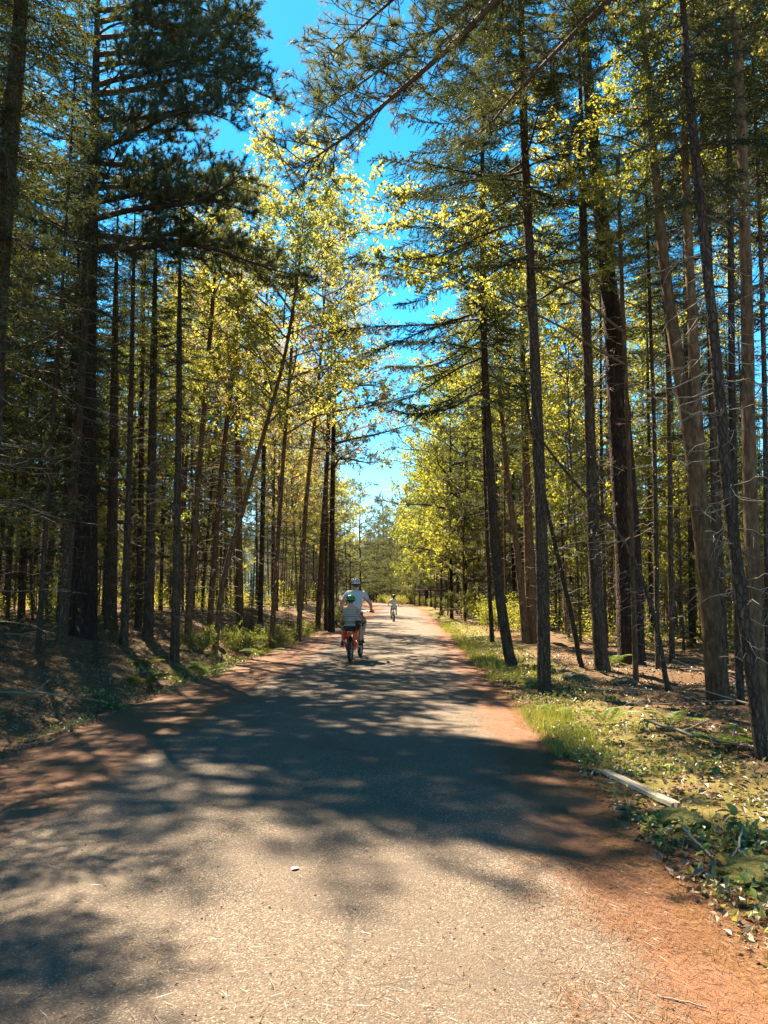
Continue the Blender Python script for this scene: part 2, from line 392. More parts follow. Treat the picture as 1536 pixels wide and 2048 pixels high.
tag(link('road', b.mesh('road', M['road'], {'lat': LA})), 'narrow worn asphalt road strewn with orange needles along both edges', 'road', kind='structure')

# the wooded ridge far off, seen at the end of the road
def ridge():
    rng = np.random.default_rng(3); b = MB()
    xs = np.linspace(-1300, 1300, 260); ys = np.linspace(900, 1700, 50)
    X, Y = np.meshgrid(xs, ys)
    Z = (80 + 26 * noise2(X, Y, .004, 2)) * smooth(900, 1250, Y) * (0.75 + .25 * smooth(-900, 0, X)) - 2 + rng.random(X.shape) * 9 * smooth(900, 960, Y)
    k = len(xs); i = np.arange(len(ys) - 1)[:, None] * k; j = np.arange(k - 1)[None]
    F = np.stack([i + j, i + j + 1, i + k + j + 1, i + k + j], -1).reshape(-1, 4)
    b.add(np.stack([X, Y, Z], -1).reshape(-1, 3), F, 0, 0.5, False)
    m = plain('hazed_ridge_woods', (0.060, 0.100, 0.105), 1.0, 0, 0.3, 0.05, 0.0)  # the blue of distance haze is mixed into the woods' colour
    tag(link('hill', b.mesh('hill', m)), 'wooded ridge coloured blue green as haze far off past the bend', 'hill', kind='structure')
ridge()

# ------------------------------------------------------------------ foliage library (meshes shared between trees)
def perp_frame(D):
    ref = np.where(abs(D[:, 2:3]) < 0.85, np.array([[0, 0, 1.0]]), np.array([[1.0, 0, 0]]))
    A = unit(np.cross(D, ref)); return A, np.cross(A, D)

def spruce_boughs(b, rng, branches, twig_gap=0.062, nper=24, nl=0.042, nw=0.014, twig_len=0.36):
    """branches: list of (start, azimuth, length, droop). Flat drooping sprays of short needles."""
    T0, T1, TT = [], [], []
    for st, az, L, dr in branches:
        n = 7; s = np.linspace(0, 1, n)
        out = np.array([math.cos(az), math.sin(az), 0]); side = np.array([-out[1], out[0], 0])
        bend = rng.normal() * .12
        P = np.array(st)[None] + out[None] * (s * L)[:, None] + side[None] * (bend * L * s ** 2)[:, None]
        P[:, 2] += L * (-dr * s + 0.55 * dr * s ** 2.6 + .05 * np.sin(s * 5 + rng.random() * 6))
        b.tube(P, np.linspace(.006 + .008 * L, .003, n), 4, 1, 0.5, True, False)
        k = max(4, int(L / twig_gap)); ss = np.linspace(.18, 1.0, k) + rng.random(k) * .02
        for sgn in (-1, 1):
            q = np.stack([np.interp(ss, s, P[:, c]) for c in range(3)], -1)
            tl = twig_len * (0.45 + 0.55 * min(1, L / 1.6)) * (1.15 - .75 * ss) * (.7 + .6 * rng.random(k)) + .05
            ang = RAD(52) + rng.normal(size=k) * .2
            d = out[None] * np.cos(ang)[:, None] + sgn * side[None] * np.sin(ang)[:, None]
            d[:, 2] += -.30 + rng.normal(size=k) * .22
            d = unit(d); T0.append(q); T1.append(q + d * tl[:, None]); TT.append(np.full(k, rng.random() * .6) + rng.random(k) * .4)
    T0 = np.concatenate(T0); T1 = np.concatenate(T1); TT = np.concatenate(TT)
    b.sticks(T0, T1, .0035, .0015, 1)
    k = len(T0); D = unit(T1 - T0); A, B = perp_frame(D)
    u = (np.arange(nper)[None] + rng.random((k, nper))) / nper
    P = T0[:, None] + (T1 - T0)[:, None] * u[..., None]
    th = rng.random((k, nper)) * 2 * np.pi
    nd = D[:, None] * .75 + A[:, None] * np.cos(th)[..., None] + B[:, None] * (np.sin(th) * .75)[..., None]
    nd = unit(nd).reshape(-1, 3); m = len(nd)
    b.needles(P.reshape(-1, 3), nd, nl * (.7 + .6 * rng.random(m)), nw, rng, 0, np.clip(np.repeat(TT, nper) + rng.normal(size=m) * .12, 0, 1))

def spruce_crown(seed, H=8.0, R=1.5, gap=0.34, per=5, droop=.38, one_side=None, nper=24):
    rng = np.random.default_rng(seed); b = MB(); br = []
    z = 0.0
    while z < H - .15:
        t = z / H
        prof = (0.62 + .38 * smooth(0, .18, t)) * (1 - t) ** .85 + .05
        a0 = rng.random() * 6.28
        for k in range(per):
            if rng.random() < .13 + .2 * (t < .12): continue
            az = a0 + k * 6.283 / per + rng.normal() * .25
            L = R * prof * (.65 + .6 * rng.random())
            if one_side is not None: L *= 1 + .45 * math.cos(az - one_side)
            br.append(((0, 0, z + rng.normal() * .06), az, L, droop * (.75 + .5 * rng.random()) * (1 - .8 * t)))
        z += gap * (1 - .45 * t) * (.8 + .4 * rng.random())
    spruce_boughs(b, rng, br, nper=nper)
    # the leader
    D = np.array([[0, 0, 1.0]])
    return b.mesh('spruce_crown', [M['spruce'], M['twig']])

def pine_limb(b, rng, P, r0, sec_gap=.24, tuft_k=15, nl=.12, nw=.0105, dens=1.0, start=.3, sec=1.0):
    """a limb polyline P with secondary and tertiary twigs ending in brushes of long needles"""
    n = len(P); cum = np.concatenate([[0], np.cumsum(np.linalg.norm(np.diff(P, axis=0), axis=1))]); L = cum[-1]; s = cum / L
    b.tube(P, np.linspace(r0, .008, n), 6, 1, .5, True, False)
    ax = unit(P[-1] - P[0]); up = np.array([0, 0, 1.0]); side = unit(np.cross(ax, up))
    m = max(5, int(L * (1 - start) / sec_gap * dens)); T0, T1 = [], []
    for i in range(m):
        u = start + (1 - start) * (i + rng.random() * .7) / m
        q = np.array([np.interp(u, s, P[:, c]) for c in range(3)])
        sg = 1 if i % 2 else -1
        l2 = sec * (0.42 + .62 * rng.random()) * (1.25 - .75 * u) * min(1.2, L / 3.0 + .3)
        a = RAD(50) + rng.normal() * .25
        d = unit(ax * math.cos(a) + side * sg * math.sin(a) + up * (.16 + rng.normal() * .28))
        pts = [q]
        for k in range(4):
            d = unit(d + rng.normal(size=3) * .16 + up * .05 + ax * .08); pts.append(pts[-1] + d * l2 / 4)
        pts = np.array(pts); b.tube(pts, np.linspace(.011, .004, 5), 3, 1, .5, True, False)
        c = max(5, int(l2 / .085))
        uu = np.sort(.25 + .75 * rng.random(c)); uu[-1] = 1
        q2 = np.stack([np.interp(uu * 4, np.arange(5), pts[:, k]) for k in range(3)], -1)
        dd = unit(d[None] * .7 + rng.normal(size=(c, 3)) * .55 + up[None] * .22)
        ll = (.10 + .22 * rng.random(c)) * (1.1 - .5 * uu)
        T0.append(q2); T1.append(q2 + dd * ll[:, None])
    # the tip of the limb itself
    c = 8; T0.append(np.repeat(P[-1:], c, 0)); T1.append(P[-1:] + unit(ax[None] + rng.normal(size=(c, 3)) * .5) * (.15 + .2 * rng.random((c, 1))))
    T0 = np.concatenate(T0); T1 = np.concatenate(T1); b.sticks(T0, T1, .004, .003, 1)
    D = unit(T1 - T0); Q = np.concatenate([T1, T0 * .45 + T1 * .55]); D2 = np.concatenate([D, D]); k = len(Q)
    base_t = rng.random(k) * .7
    nd = unit(D2[:, None] * .85 + rng.normal(size=(k, tuft_k, 3)) * .62 + np.array([0, 0, .12]))
    P0 = (Q[:, None] - D2[:, None] * (rng.random((k, tuft_k, 1)) * .06)).reshape(-1, 3)
    nd = nd.reshape(-1, 3)
    b.needles(P0, nd, nl * (.7 + .5 * rng.random(len(nd))), nw, rng, 0, np.clip(np.repeat(base_t, tuft_k) + rng.random(len(nd)) * .3, 0, 1))

def limb_path(rng, st, az, L, rise, sag, n=9, wig=.10):
    s = np.linspace(0, 1, n); out = np.array([math.cos(az), math.sin(az), 0]); side = np.array([-out[1], out[0], 0])
    P = np.array(st)[None] + out[None] * (s * L)[:, None]
    P = P + side[None] * (L * .10 * np.sin(s * 3 + rng.random() * 6) * s)[:, None]
    P[:, 2] += L * (rise * s - sag * s ** 2) + wig * np.sin(s * 7 + rng.random() * 6) * s
    return P

def pine_crown(seed, H=11.0, R=3.2, n=30, extra=(), dens=1.0, tk=15):
    rng = np.random.default_rng(seed); b = MB()
    for i in range(n):
        t = (i + rng.random() * .6) / n; z = t * H
        az = i * 2.4 + rng.normal() * .35
        L = R * (0.72 + .5 * rng.random()) * (1 - .72 * t ** 1.5)
        pine_limb(b, rng, limb_path(rng, (0, 0, z), az, L, .10 + .38 * t, .16 * rng.random()), .018 + .011 * L, dens=dens, tuft_k=tk, start=.14)
    for (z, az, L, rise, sag) in extra:
        pine_limb(b, rng, limb_path(rng, (0, 0, z), az, L, rise, sag, wig=.22), .022 + .013 * L, sec_gap=.115, dens=dens, tuft_k=tk, start=.12, sec=1.3)
    return b.mesh('pine_crown', [M['pine'], M['twig']])

def leafy(b, rng, P, r0, nsec=7, leaf=.065, per=11, spread=.8, start=.25, sides=5):
    """a broadleaf limb: polyline, secondary branches, twigs and young leaves"""
    n = len(P); s = np.linspace(0, 1, n); L = np.linalg.norm(np.diff(P, axis=0), axis=1).sum()
    b.tube(P, np.linspace(r0, .005, n), sides, 1, .5, True, False)
    ax = unit(P[-1] - P[0]); T0, T1 = [], []
    for i in range(nsec):
        u = start + (1 - start) * (i + rng.random() * .8) / nsec
        q = np.array([np.interp(u, s, P[:, c]) for c in range(3)])
        d = unit(ax * .75 + rng.normal(size=3) * .6 + np.array([0, 0, .15])); l2 = spread * (.45 + .6 * rng.random()) * (1.2 - .5 * u)
        pts = [q]
        for k in range(4): d = unit(d + rng.normal(size=3) * .2); pts.append(pts[-1] + d * l2 / 4)
        pts = np.array(pts); b.tube(pts, np.linspace(.008, .003, 5), 3, 1, .5, True, False)
        c = max(4, int(l2 / .13)); uu = .2 + .8 * rng.random(c)
        q2 = np.stack([np.interp(uu * 4, np.arange(5), pts[:, k]) for k in range(3)], -1)
        dd = unit(d[None] * .5 + rng.normal(size=(c, 3)) * .6); ll = .16 + .3 * rng.random(c)
        T0.append(q2); T1.append(q2 + dd * ll[:, None])
    T0 = np.concatenate(T0); T1 = np.concatenate(T1); b.sticks(T0, T1, .003, .0015, 1)
    k = len(T0); u = .35 + .65 * rng.random((k, per, 1))
    Q = (T0[:, None] + (T1 - T0)[:, None] * u + rng.normal(size=(k, per, 3)) * .035).reshape(-1, 3); m = len(Q)
    D = unit(rng.normal(size=(m, 3)) + np.array([0, 0, -.5])); Nn = unit(rng.normal(size=(m, 3)) * .8 + np.array([0, 0, .8]))
    sz = leaf * (.55 + .75 * rng.random(m)); ct = np.repeat(rng.random(k), per)
    b.leaves(Q, D, Nn, sz, sz * .85, rng, 0, np.clip(ct * .6 + rng.random(m) * .4, 0, 1))

def maple_crown(seed, mat, H=7.0, R=2.2, n=26, leaf=.072, per=12, nsec=8):
    rng = np.random.default_rng(seed); b = MB()
    for i in range(n):
        t = (i + rng.random()) / n; z = t * H * .86
        az = i * 2.4 + rng.normal() * .5
        L = R * (.7 + .6 * rng.random()) * (.72 + .6 * t - 1.05 * t * t) + .35
        pine = limb_path(rng, (0, 0, z), az, L, .55 + .5 * t, .15 + .2 * rng.random())
        leafy(b, rng, pine, .010 + .007 * L, nsec, leaf, per)
    leafy(b, rng, np.array([[0, 0, H * .75], [.05, .05, H * .88], [0, .1, H]]), .012, nsec, leaf, per)
    return b.mesh('maple_crown', [mat, M['twig_maple']])

def dead_branches(seed, H=6.0, n=46, Lm=1.1, forks=3):
    """bare dead lower branches of a shaded conifer"""
    rng = np.random.default_rng(seed); b = MB(); S0, S1 = [], []
    for i in range(n):
        z = H * (i + rng.random()) / n; az = rng.random() * 6.28
        L = Lm * (.25 + .9 * rng.random() ** 1.5) * (.55 + .55 * z / H)
        P = limb_path(rng, (0, 0, z), az, L, rng.normal() * .18 - .05, .1 * rng.random(), 6, .05)
        P[1:] += rng.normal(size=(5, 3)) * .018 * L
        b.tube(P, np.linspace(.0065 + .0045 * L, .0025, 6), 3, 0, .5, True, False)
        for k in range(rng.integers(0, forks + 3) if L > .35 else 0):
            j = rng.integers(2, 6); d = unit(P[-1] - P[0]) * .8 + rng.normal(size=3) * .55
            S0.append(P[j]); S1.append(P[j] + unit(d) * L * (.15 + .3 * rng.random()))
    if S0: b.sticks(np.array(S0), np.array(S1), .004, .0015, 0)
    return b.mesh('dead_branches', [M['deadwood']])

LIB = {}
LIB['spruce'] = [(spruce_crown(11, 8, 1.45), 8), (spruce_crown(12, 8, 1.8, .40, 5, .45), 8), (spruce_crown(13, 8.5, 1.25, .33, 5, .3, nper=20), 8.5)]
LIB['spruce_thin'] = [(spruce_crown(15, 8, 1.35, .55, 4, .5, nper=20), 8), (spruce_crown(16, 8, 1.1, .48, 4, .4, nper=20), 8), (spruce_crown(17, 8.5, 1.6, .7, 4, .5, nper=20), 8.5)]
LIB['spruce_road'] = [(spruce_crown(14, 8, 2.1, .36, 5, .42, one_side=math.pi, nper=32), 8)]
LIB['pine'] = [(pine_crown(21, 9, 3.0, 26), 9), (pine_crown(22, 9, 2.6, 24, tk=14), 9)]
LIB['maple_yellow'] = [(maple_crown(31, M['maple_yellow']), 7), (maple_crown(32, M['maple_yellow'], 7, 1.8, 22, .066, 11), 7)]
LIB['maple_green'] = [(maple_crown(33, M['maple_green'], 7, 2.4, 25, .075, 11), 7)]
LIB['maple_pink'] = [(maple_crown(34, M['maple_pink'], 7, 2.2, 24, .055, 11), 7)]
LIB['dead'] = [dead_branches(41, n=85), dead_branches(42, n=70, Lm=1.4), dead_branches(43, n=95, Lm=.8)]
LIB['dead_sparse'] = [dead_branches(44, n=20, Lm=.6, forks=1)]

# ------------------------------------------------------------------ trunks and trees
def trunk_mesh(P, R, rng, mat, sides=14, flare=1.0, roots=0, name='trunk'):
    """P points (local), R radii; a rough, slightly lobed stem with a flared foot"""
    n = len(P); b = MB(); th = np.arange(sides) / sides * 2 * np.pi
    zz = P[:, 2] - P[0, 2]; ph = rng.random(4) * 6.28
    lob = 1 + .05 * np.sin(2 * th[None] + ph[0] + zz[:, None] * .5) + .035 * np.sin(3 * th[None] + ph[1] - zz[:, None] * .9) + rng.normal(size=(n, sides)) * .018
    k = roots or 5
    fl = np.exp(-np.maximum(zz, 0) / .22)[:, None] * flare
    lob = lob * (1 + fl * (.45 + .45 * np.cos(k * th[None] + ph[2])))
    b.tube(P, R, sides, 0, .5, True, True, lob)
    return b.mesh(name, [mat])

def axis_quat(d, spin):
    return Vector((0, 0, 1)).rotation_difference(Vector(d).normalized()) @ Quaternion((0, 0, 1), spin)

def path_points(path, H, y_lean, dz=.22):
    """path: (x, z) heights above ground, carried on to height H along its last slope"""
    pz = np.array([p[1] for p in path]); px = np.array([p[0] for p in path])
    if H > pz[-1]:
        sl = (px[-1] - px[-2]) / (pz[-1] - pz[-2]) * .6
        px = np.append(px, px[-1] + sl * (H - pz[-1])); pz = np.append(pz, H)
    z = np.concatenate([[-.35, 0, .06, .14], np.arange(.25, H, dz), [H]])
    x = np.interp(z, pz, px)
    ker = np.ones(9) / 9; xp = np.concatenate([np.full(4, x[0]), x, x[-1] + (x[-1] - x[-2]) * np.arange(1, 5)]); xs = np.convolve(xp, ker, 'valid')
    y = y_lean * z + .02 * np.sin(z * .7 + H)
    return np.stack([xs - 0 * z, y, z], -1)

BARK = {'spruce': 'bark_spruce', 'pine': 'bark_pine', 'maple': 'bark_maple', 'snag': 'bark_spruce'}
NAME = {'spruce': 'spruce_tree', 'pine': 'pine_tree', 'maple': 'maple_tree', 'snag': 'dead_tree'}
HERO_XY = []
def hero(kind, x0, y, path, r0, r1, H, zc, label, crown=None, seed=1, dead='dead', dead_lo=.9, group=None, crown_scale=1.0, bark=None, flare=1.0, roots=0, spin=None, limbs=None, dead_scale=1.0):
    """path holds (x, z) in the world; the tree is an Empty at its foot with trunk, crown and dead branches"""
    rng = np.random.default_rng(seed * 7 + 3)
    z0 = gz(x0, y); root = empty(NAME[kind], (x0, y, z0)); HERO_XY.append((x0, y))
    loc = [(px - x0, max(0.0, pz - z0)) for px, pz in path]; loc[0] = (0.0, 0.0)
    Pp = path_points(loc, H, rng.normal() * .008)
    zl = loc[-1][1]
    R = np.interp(Pp[:, 2], [0, zl, H], [r0, r1, .012 if kind != 'snag' else r1 * .7])
    R = np.minimum(R, .010 + .016 * (H - Pp[:, 2])) if kind != 'snag' else R
    link('trunk', trunk_mesh(Pp, R, rng, M[bark or BARK[kind]], flare=flare, roots=roots), root)
    at = lambda z: Vector([float(np.interp(z, Pp[:, 2], Pp[:, c])) for c in range(3)])
    if kind != 'snag':
        lib = LIB[crown or kind]; me, h = lib[seed % len(lib)] if isinstance(lib, list) else lib
        d = at(H * .98) - at(zc); s = (H - zc) / h * crown_scale
        link('crown', me, root, at(zc), axis_quat(d, rng.random() * 6.28 if spin is None else spin), s)
    if dead:
        lib = LIB[dead]; top = zc if kind != 'snag' else H * .95; hh = top - dead_lo
        d = at(top) - at(dead_lo)
        tag(link('dead_branches', lib[seed % len(lib)], root, at(dead_lo), axis_quat(d, rng.random() * 6.28), (dead_scale, dead_scale, hh / 6.0)), kind='stuff')
    tag(root, label, {'spruce': 'spruce', 'pine': 'pine', 'maple': 'maple', 'snag': 'dead tree'}[kind], group)
    return root, at, Pp

# the great white pine: its own crown with long limbs out over the road
_gr = np.random.default_rng(77)
_gl = [(.1, -.05, 5.0, .02, .16), (.5, .30, 4.4, .02, .13), (.85, -.35, 4.4, .06, .12)] + [(1.2 + .42 * k + _gr.normal() * .16, _gr.normal() * .38, (4.8 - .05 * k - .15 * max(0, k - 8)) * (.72 + .32 * _gr.random()), .02 + .02 * k * _gr.random(), .05 + .14 * _gr.random()) for k in range(18)]
LIB['great_pine'] = (pine_crown(51, 9.2, 2.3, 44, extra=_gl, dens=1.3, tk=19), 9.2)
# ------------------------------------------------------------------ the trees one can tell apart
TREES = [  # kind, depth, foot radius, upper radius, height, crown base, path (x, z), label, options
    ('spruce', 9, 0.125, 0.095, 13.6, 5.4, [(-4.75, 0.81), (-4.72, 4.47), (-4.71, 7.07), (-4.66, 9.12)], 'dark straight trunk in front of the pine side wood, cut by the picture edge', dict(seed=4, crown='spruce_thin', crown_scale=1.1)),
    ('pine', 17, 0.302, 0.2, 18.0, 8.8, [(-6.66, 0.95), (-6.81, 7.12), (-6.87, 12.02), (-6.91, 15.89)], 'massive dark white pine reaching long limbs out over the road', dict(crown='great_pine', spin=0, flare=0.7, roots=6, dead='dead_sparse', dead_lo=2, seed=1)),
    ('spruce', 15.5, 0.112, 0.06, 11.5, 7.5, [(-6.5, 0.9), (-6.41, 3.44), (-6.32, 6.08), (-6.27, 8.16)], 'thin grey spruce stem crossing in front of the massive white pine', dict(crown='spruce_thin', seed=7, dead_scale=0.9)),
    ('spruce', 19.5, 0.161, 0.07, 12, 7, [(-6.95, 1.06), (-7.07, 5.26), (-7.22, 10.71)], 'stout spruce trunk right beside the massive white pine', dict(crown='spruce_thin', seed=3)),
    ('spruce', 17.5, 0.092, 0.04, 10.8, 6.2, [(-5.91, 0.88), (-5.97, 4.87), (-6.06, 9.77)], 'slender spruce second in the row beside the massive white pine', dict(crown='spruce_thin', seed=5)),
    ('spruce', 21, 0.097, 0.05, 12, 7, [(-6.72, 0.68), (-6.88, 8.44)], 'thin spruce half hidden between two thicker trunks of the row by the pine', dict(crown='spruce_thin', seed=9)),
    ('spruce', 18.5, 0.134, 0.06, 11.5, 7, [(-5.68, 0.72), (-5.73, 5.07), (-5.81, 10.24)], 'thickest spruce of the close row between the white pine and the ferns', dict(seed=6)),
    ('spruce', 16.5, 0.098, 0.045, 10.3, 5.6, [(-4.47, 0.62), (-4.53, 4.68), (-4.61, 9.29)], 'dark spruce standing just behind the ferns on the bank', dict(seed=10, dead_scale=0.8)),
    ('maple', 20, 0.092, 0.053, 12, 6, [(-5.13, 0.79), (-4.92, 5.36), (-4.69, 9.52)], 'thin maple leaning towards the road behind the fern bank', dict(crown='maple_yellow', seed=2)),
    ('maple', 21, 0.09, 0.048, 11.5, 5.5, [(-4.8, 0.82), (-4.59, 4.84), (-4.25, 8.44), (-4.09, 11.42)], 'slim curving maple stem with yellow leaves, middle of the maple clump', dict(crown='maple_yellow', seed=3)),
    ('maple', 19, 0.070, 0.04, 11.5, 5.5, [(-4.19, 0.88), (-3.98, 2.31), (-3.62, 3.25), (-3.48, 4.01), (-3.03, 5.68), (-2.49, 7.78), (-2.19, 10.2)], 'tan maple trunk bending sharply towards the road above the fern bank', dict(crown='maple_yellow', seed=4, crown_scale=1.1)),
    ('maple', 27, 0.133, 0.089, 14, 6.5, [(-5.06, 1.76), (-5.29, 6.7), (-5.42, 10.42)], 'upright maple trunk behind the bending tan maple', dict(crown='maple_pink', seed=5)),
    ('spruce', 31, 0.102, 0.071, 17, 9, [(-5.0, 2.01), (-4.97, 7.48), (-4.96, 11.75)], 'straight dark spruce pole behind the leafy saplings on the bank', dict(seed=8, crown='spruce_thin')),
    ('maple', 22, 0.08, 0.043, 13, 6, [(-3.24, 0.72), (-2.92, 6.11), (-2.77, 8.46)], 'thin pale maple rising out of the leafy saplings on the bank', dict(crown='maple_yellow', seed=6, crown_scale=1.4)),
    ('maple', 25, 0.091, 0.049, 13, 7, [(-2.79, 0.69), (-2.59, 4.63), (-2.38, 6.66), (-2.16, 9.07)], 'thin maple at the road edge nearest the cargo bicycle', dict(crown='maple_yellow', seed=7, crown_scale=1.4)),
    ('maple', 33, 0.12, 0.087, 15, 7, [(-2.87, 1.07), (-2.62, 5.09), (-2.47, 7.86)], 'leaning maple beside the pair of dark trunks at the road edge', dict(crown='maple_pink', seed=8, crown_scale=1.3)),
    ('spruce', 33, 0.087, 0.054, 15, 8, [(-2.5, 0.96), (-2.52, 5.2), (-2.5, 8.99)], 'thinner of the two dark trunks standing together at the road edge', dict(seed=12, crown='spruce_thin')),
    ('pine', 31, 0.133, 0.092, 14, 6.5, [(-2.13, 0.86), (-2.14, 4.77), (-2.1, 8.53)], 'pine with dark tufted crown over the road, thicker of two trunks together', dict(crown='pine', seed=2, crown_scale=1.4)),
    ('spruce', 16.3, 0.113, 0.064, 13.5, 5.8, [(2.75, 0.03), (2.5, 0.87), (2.33, 3.54), (2.22, 6.04), (2.19, 7.46), (2.22, 10.14)], 'spruce with a swept foot leaning over the verge, sprays over the road', dict(crown='spruce_road', seed=1, spin=0, dead_lo=3.2, crown_scale=1.2, dead='dead_sparse')),
    ('spruce', 24, 0.071, 0.047, 14, 6, [(3.39, 0.33), (3.27, 2.92), (3.21, 6.13)], 'thin spruce close behind the spruce with the swept foot', dict(seed=3)),
    ('maple', 23, 0.114, 0.061, 12, 6, [(4.25, 0.06), (4.05, 2.86), (3.78, 4.85), (3.59, 7.51)], 'tan maple stem leaning out of the clump behind the verge', dict(crown='maple_yellow', seed=1, bark='bark_maple')),
    ('maple', 23.4, 0.177, 0.108, 15, 7, [(4.54, 0.03), (4.47, 2.88), (4.43, 6.81)], 'thick tan maple stem, upright one of the clump behind the verge', dict(crown='maple_green', seed=2)),
    ('spruce', 11.7, 0.1, 0.066, 14, 6.8, [(2.43, 0.04), (2.44, 2.19), (2.38, 5.37), (2.3, 8.48), (2.29, 10.05)], 'spruce with spreading roots alone on the grassy verge', dict(crown='spruce_road', seed=4, spin=0.5, flare=1.6, roots=4, dead_lo=2.6, dead='dead_sparse')),
    ('snag', 15, 0.049, 0.025, 5.5, 0, [(3.86, 0.19), (3.65, 1.21), (3.45, 2.14), (3.21, 3.38), (2.85, 5.42)], 'thin dead leaning pole beside the spruce with spreading roots', dict(seed=1, dead_lo=0.6, dead_scale=0.6)),
    ('spruce', 14.7, 0.136, 0.073, 14, 7.5, [(4.16, 0.03), (4.07, 1.88), (4.05, 4.33), (4.04, 7.39), (4.05, 9.51)], 'dark spruce with flared foot between the rooted spruce and the thick pine', dict(seed=6, flare=1.5, dead_lo=2.0)),
    ('pine', 16.3, 0.279, 0.183, 20, 8.5, [(5.23, 0.03), (5.26, 2.46), (5.14, 4.64), (5.07, 7.46), (4.79, 10.98), (4.63, 13.42)], 'thick black barked pine behind the roadside spruces', dict(crown='pine', seed=1, flare=0.6, roots=6, dead_lo=2.5, dead_scale=1.1, crown_scale=1.1)),
    ('snag', 11.5, 0.038, 0.019, 4, 0, [(4.25, 0.01), (3.96, 1.8), (3.55, 2.64), (3.0, 3.21), (2.4, 3.68)], 'broken grey pole leaning across the thick black barked pine', dict(seed=2, dead_lo=0.5, dead_scale=0.7)),
    ('spruce', 15, 0.049, 0.035, 14, 7.5, [(5.33, 0.15), (5.44, 4.39), (5.5, 8.59)], 'spindly spruce just past the thick black barked pine', dict(seed=5)),
    ('spruce', 17, 0.062, 0.039, 14, 8, [(6.36, -0.03), (6.5, 4.78), (6.59, 8.32)], 'spindly spruce two past the thick black barked pine', dict(seed=11)),
    ('maple', 10.3, 0.146, 0.061, 11, 7, [(4.46, 0.02), (4.38, 1.77), (4.3, 3.14), (4.21, 4.19), (4.05, 5.27), (3.9, 7.87)], 'smooth tan maple whose trunk forks into two tall stems', dict(crown='maple_green', seed=3, flare=0.5, dead=None)),
    ('spruce', 6.8, 0.058, 0.038, 9.5, 5.2, [(3.31, 0.05), (3.25, 0.8), (3.13, 1.68), (3.08, 2.81), (3.04, 3.99), (2.99, 4.96), (2.94, 5.96)], 'near dark spruce leaning left with its foot by the fallen stick', dict(seed=4, dead_lo=0.8, dead_scale=0.55, flare=0.6)),
    ('maple', 8, 0.076, 0.053, 12, 7.5, [(3.88, -0.03), (3.88, 0.93), (3.91, 2.5), (3.99, 4.42), (4.04, 6.45), (4.05, 8.27)], 'tan smooth stemmed maple at the picture edge beside the forked maple', dict(crown='maple_yellow', seed=5, dead='dead_sparse', dead_scale=0.6, flare=0.5)),
    ('spruce', 9.8, 0.055, 0.036, 12, 7, [(4.49, -0.01), (4.52, 1.12), (4.65, 5.08), (4.74, 7.56)], 'thin spruce stem squeezed between forked maple and the picture edge', dict(seed=9, dead_scale=0.8)),
    ('spruce', 14, 0.069, 0.051, 14, 8, [(6.05, 0.24), (6.15, 3.26), (6.22, 6.13)], 'dark spruce trunk seen behind the forked maple', dict(seed=3)),
    ('spruce', 10.5, 0.045, 0.031, 13, 7.5, [(5.23, 0.09), (5.35, 3.52), (5.42, 6.46)], 'thin outermost spruce stem behind the tan maple at the picture edge', dict(seed=7)),
]
for kind, D, r0, r1, H, zc, path, label, opt in TREES:
    root, at, Pp = hero(kind, path[0][0], D, path, r0, r1, H, zc, label, **opt)
    if 'forks into two' in label:      # its second stem with a crown of its own
        rng = np.random.default_rng(8); z0 = root.location.z
        pp = [(4.31, 2.7), (4.32, 3.3), (4.33, 4.1), (4.34, 5.27), (4.33, 7.49), (4.36, 8.64), (4.5, 11.5)]
        P = np.array([(x - path[0][0], .02, z - z0) for x, z in pp])
        t = np.linspace(0, 6, 40); P = np.stack([np.interp(t, np.arange(7), P[:, c]) for c in range(3)], -1)
        link('fork_stem', trunk_mesh(P, np.linspace(.105, .03, 40), rng, M['bark_maple'], flare=0), root)
        me, h = LIB['maple_green'][0]; link('crown', me, root, tuple(P[26]), axis_quat((0.05, 0, 1), 2.2), .62)

def limb_tree(name, cat, label, foot, H, r0, mat, limbs, fmat, twig, mode, seed, zc, extra_crown=None, group=None):
    """a tree whose long limbs are laid out one by one; each limb is a part"""
    rng = np.random.default_rng(seed); x, y = foot; z0 = gz(x, y); root = empty(name, (x, y, z0)); HERO_XY.append((x, y))
    Pp = path_points([(0, 0), (0.02, H * .5), (0, H)], H, 0)
    link('trunk', trunk_mesh(Pp, np.interp(Pp[:, 2], [0, H], [r0, .03]), rng, mat), root)
    for pts in limbs:
        q = np.array(pts, float) - np.array([x, y, z0]); k = np.linspace(0, len(q) - 1, 14)
        P = np.stack([np.interp(k, np.arange(len(q)), q[:, c]) for c in range(3)], -1); ker = np.array([.25, .5, .25])
        for c in range(3): P[1:-1, c] = np.convolve(P[:, c], ker, 'valid')
        P[2:] += np.cumsum(rng.normal(size=(12, 3)) * .02, 0)
        b = MB(); L = np.linalg.norm(np.diff(P, axis=0), axis=1).sum()
        if mode == 'pine': pine_limb(b, rng, P, .02 + .007 * L, sec_gap=.07, tuft_k=15, start=.3, sec=1.35, nl=.125, nw=.0075)
        else: leafy(b, rng, P, .008 + .004 * L, nsec=int(L * 5), leaf=.066, per=20, start=.35, spread=.9)
        link('limb', b.mesh('limb', [fmat, twig]), root)
    if extra_crown:
        me, h = extra_crown; link('crown', me, root, (0, 0, zc), (0, 0, 1.0), (H - zc) / h)
    tag(root, label, cat, group); return root
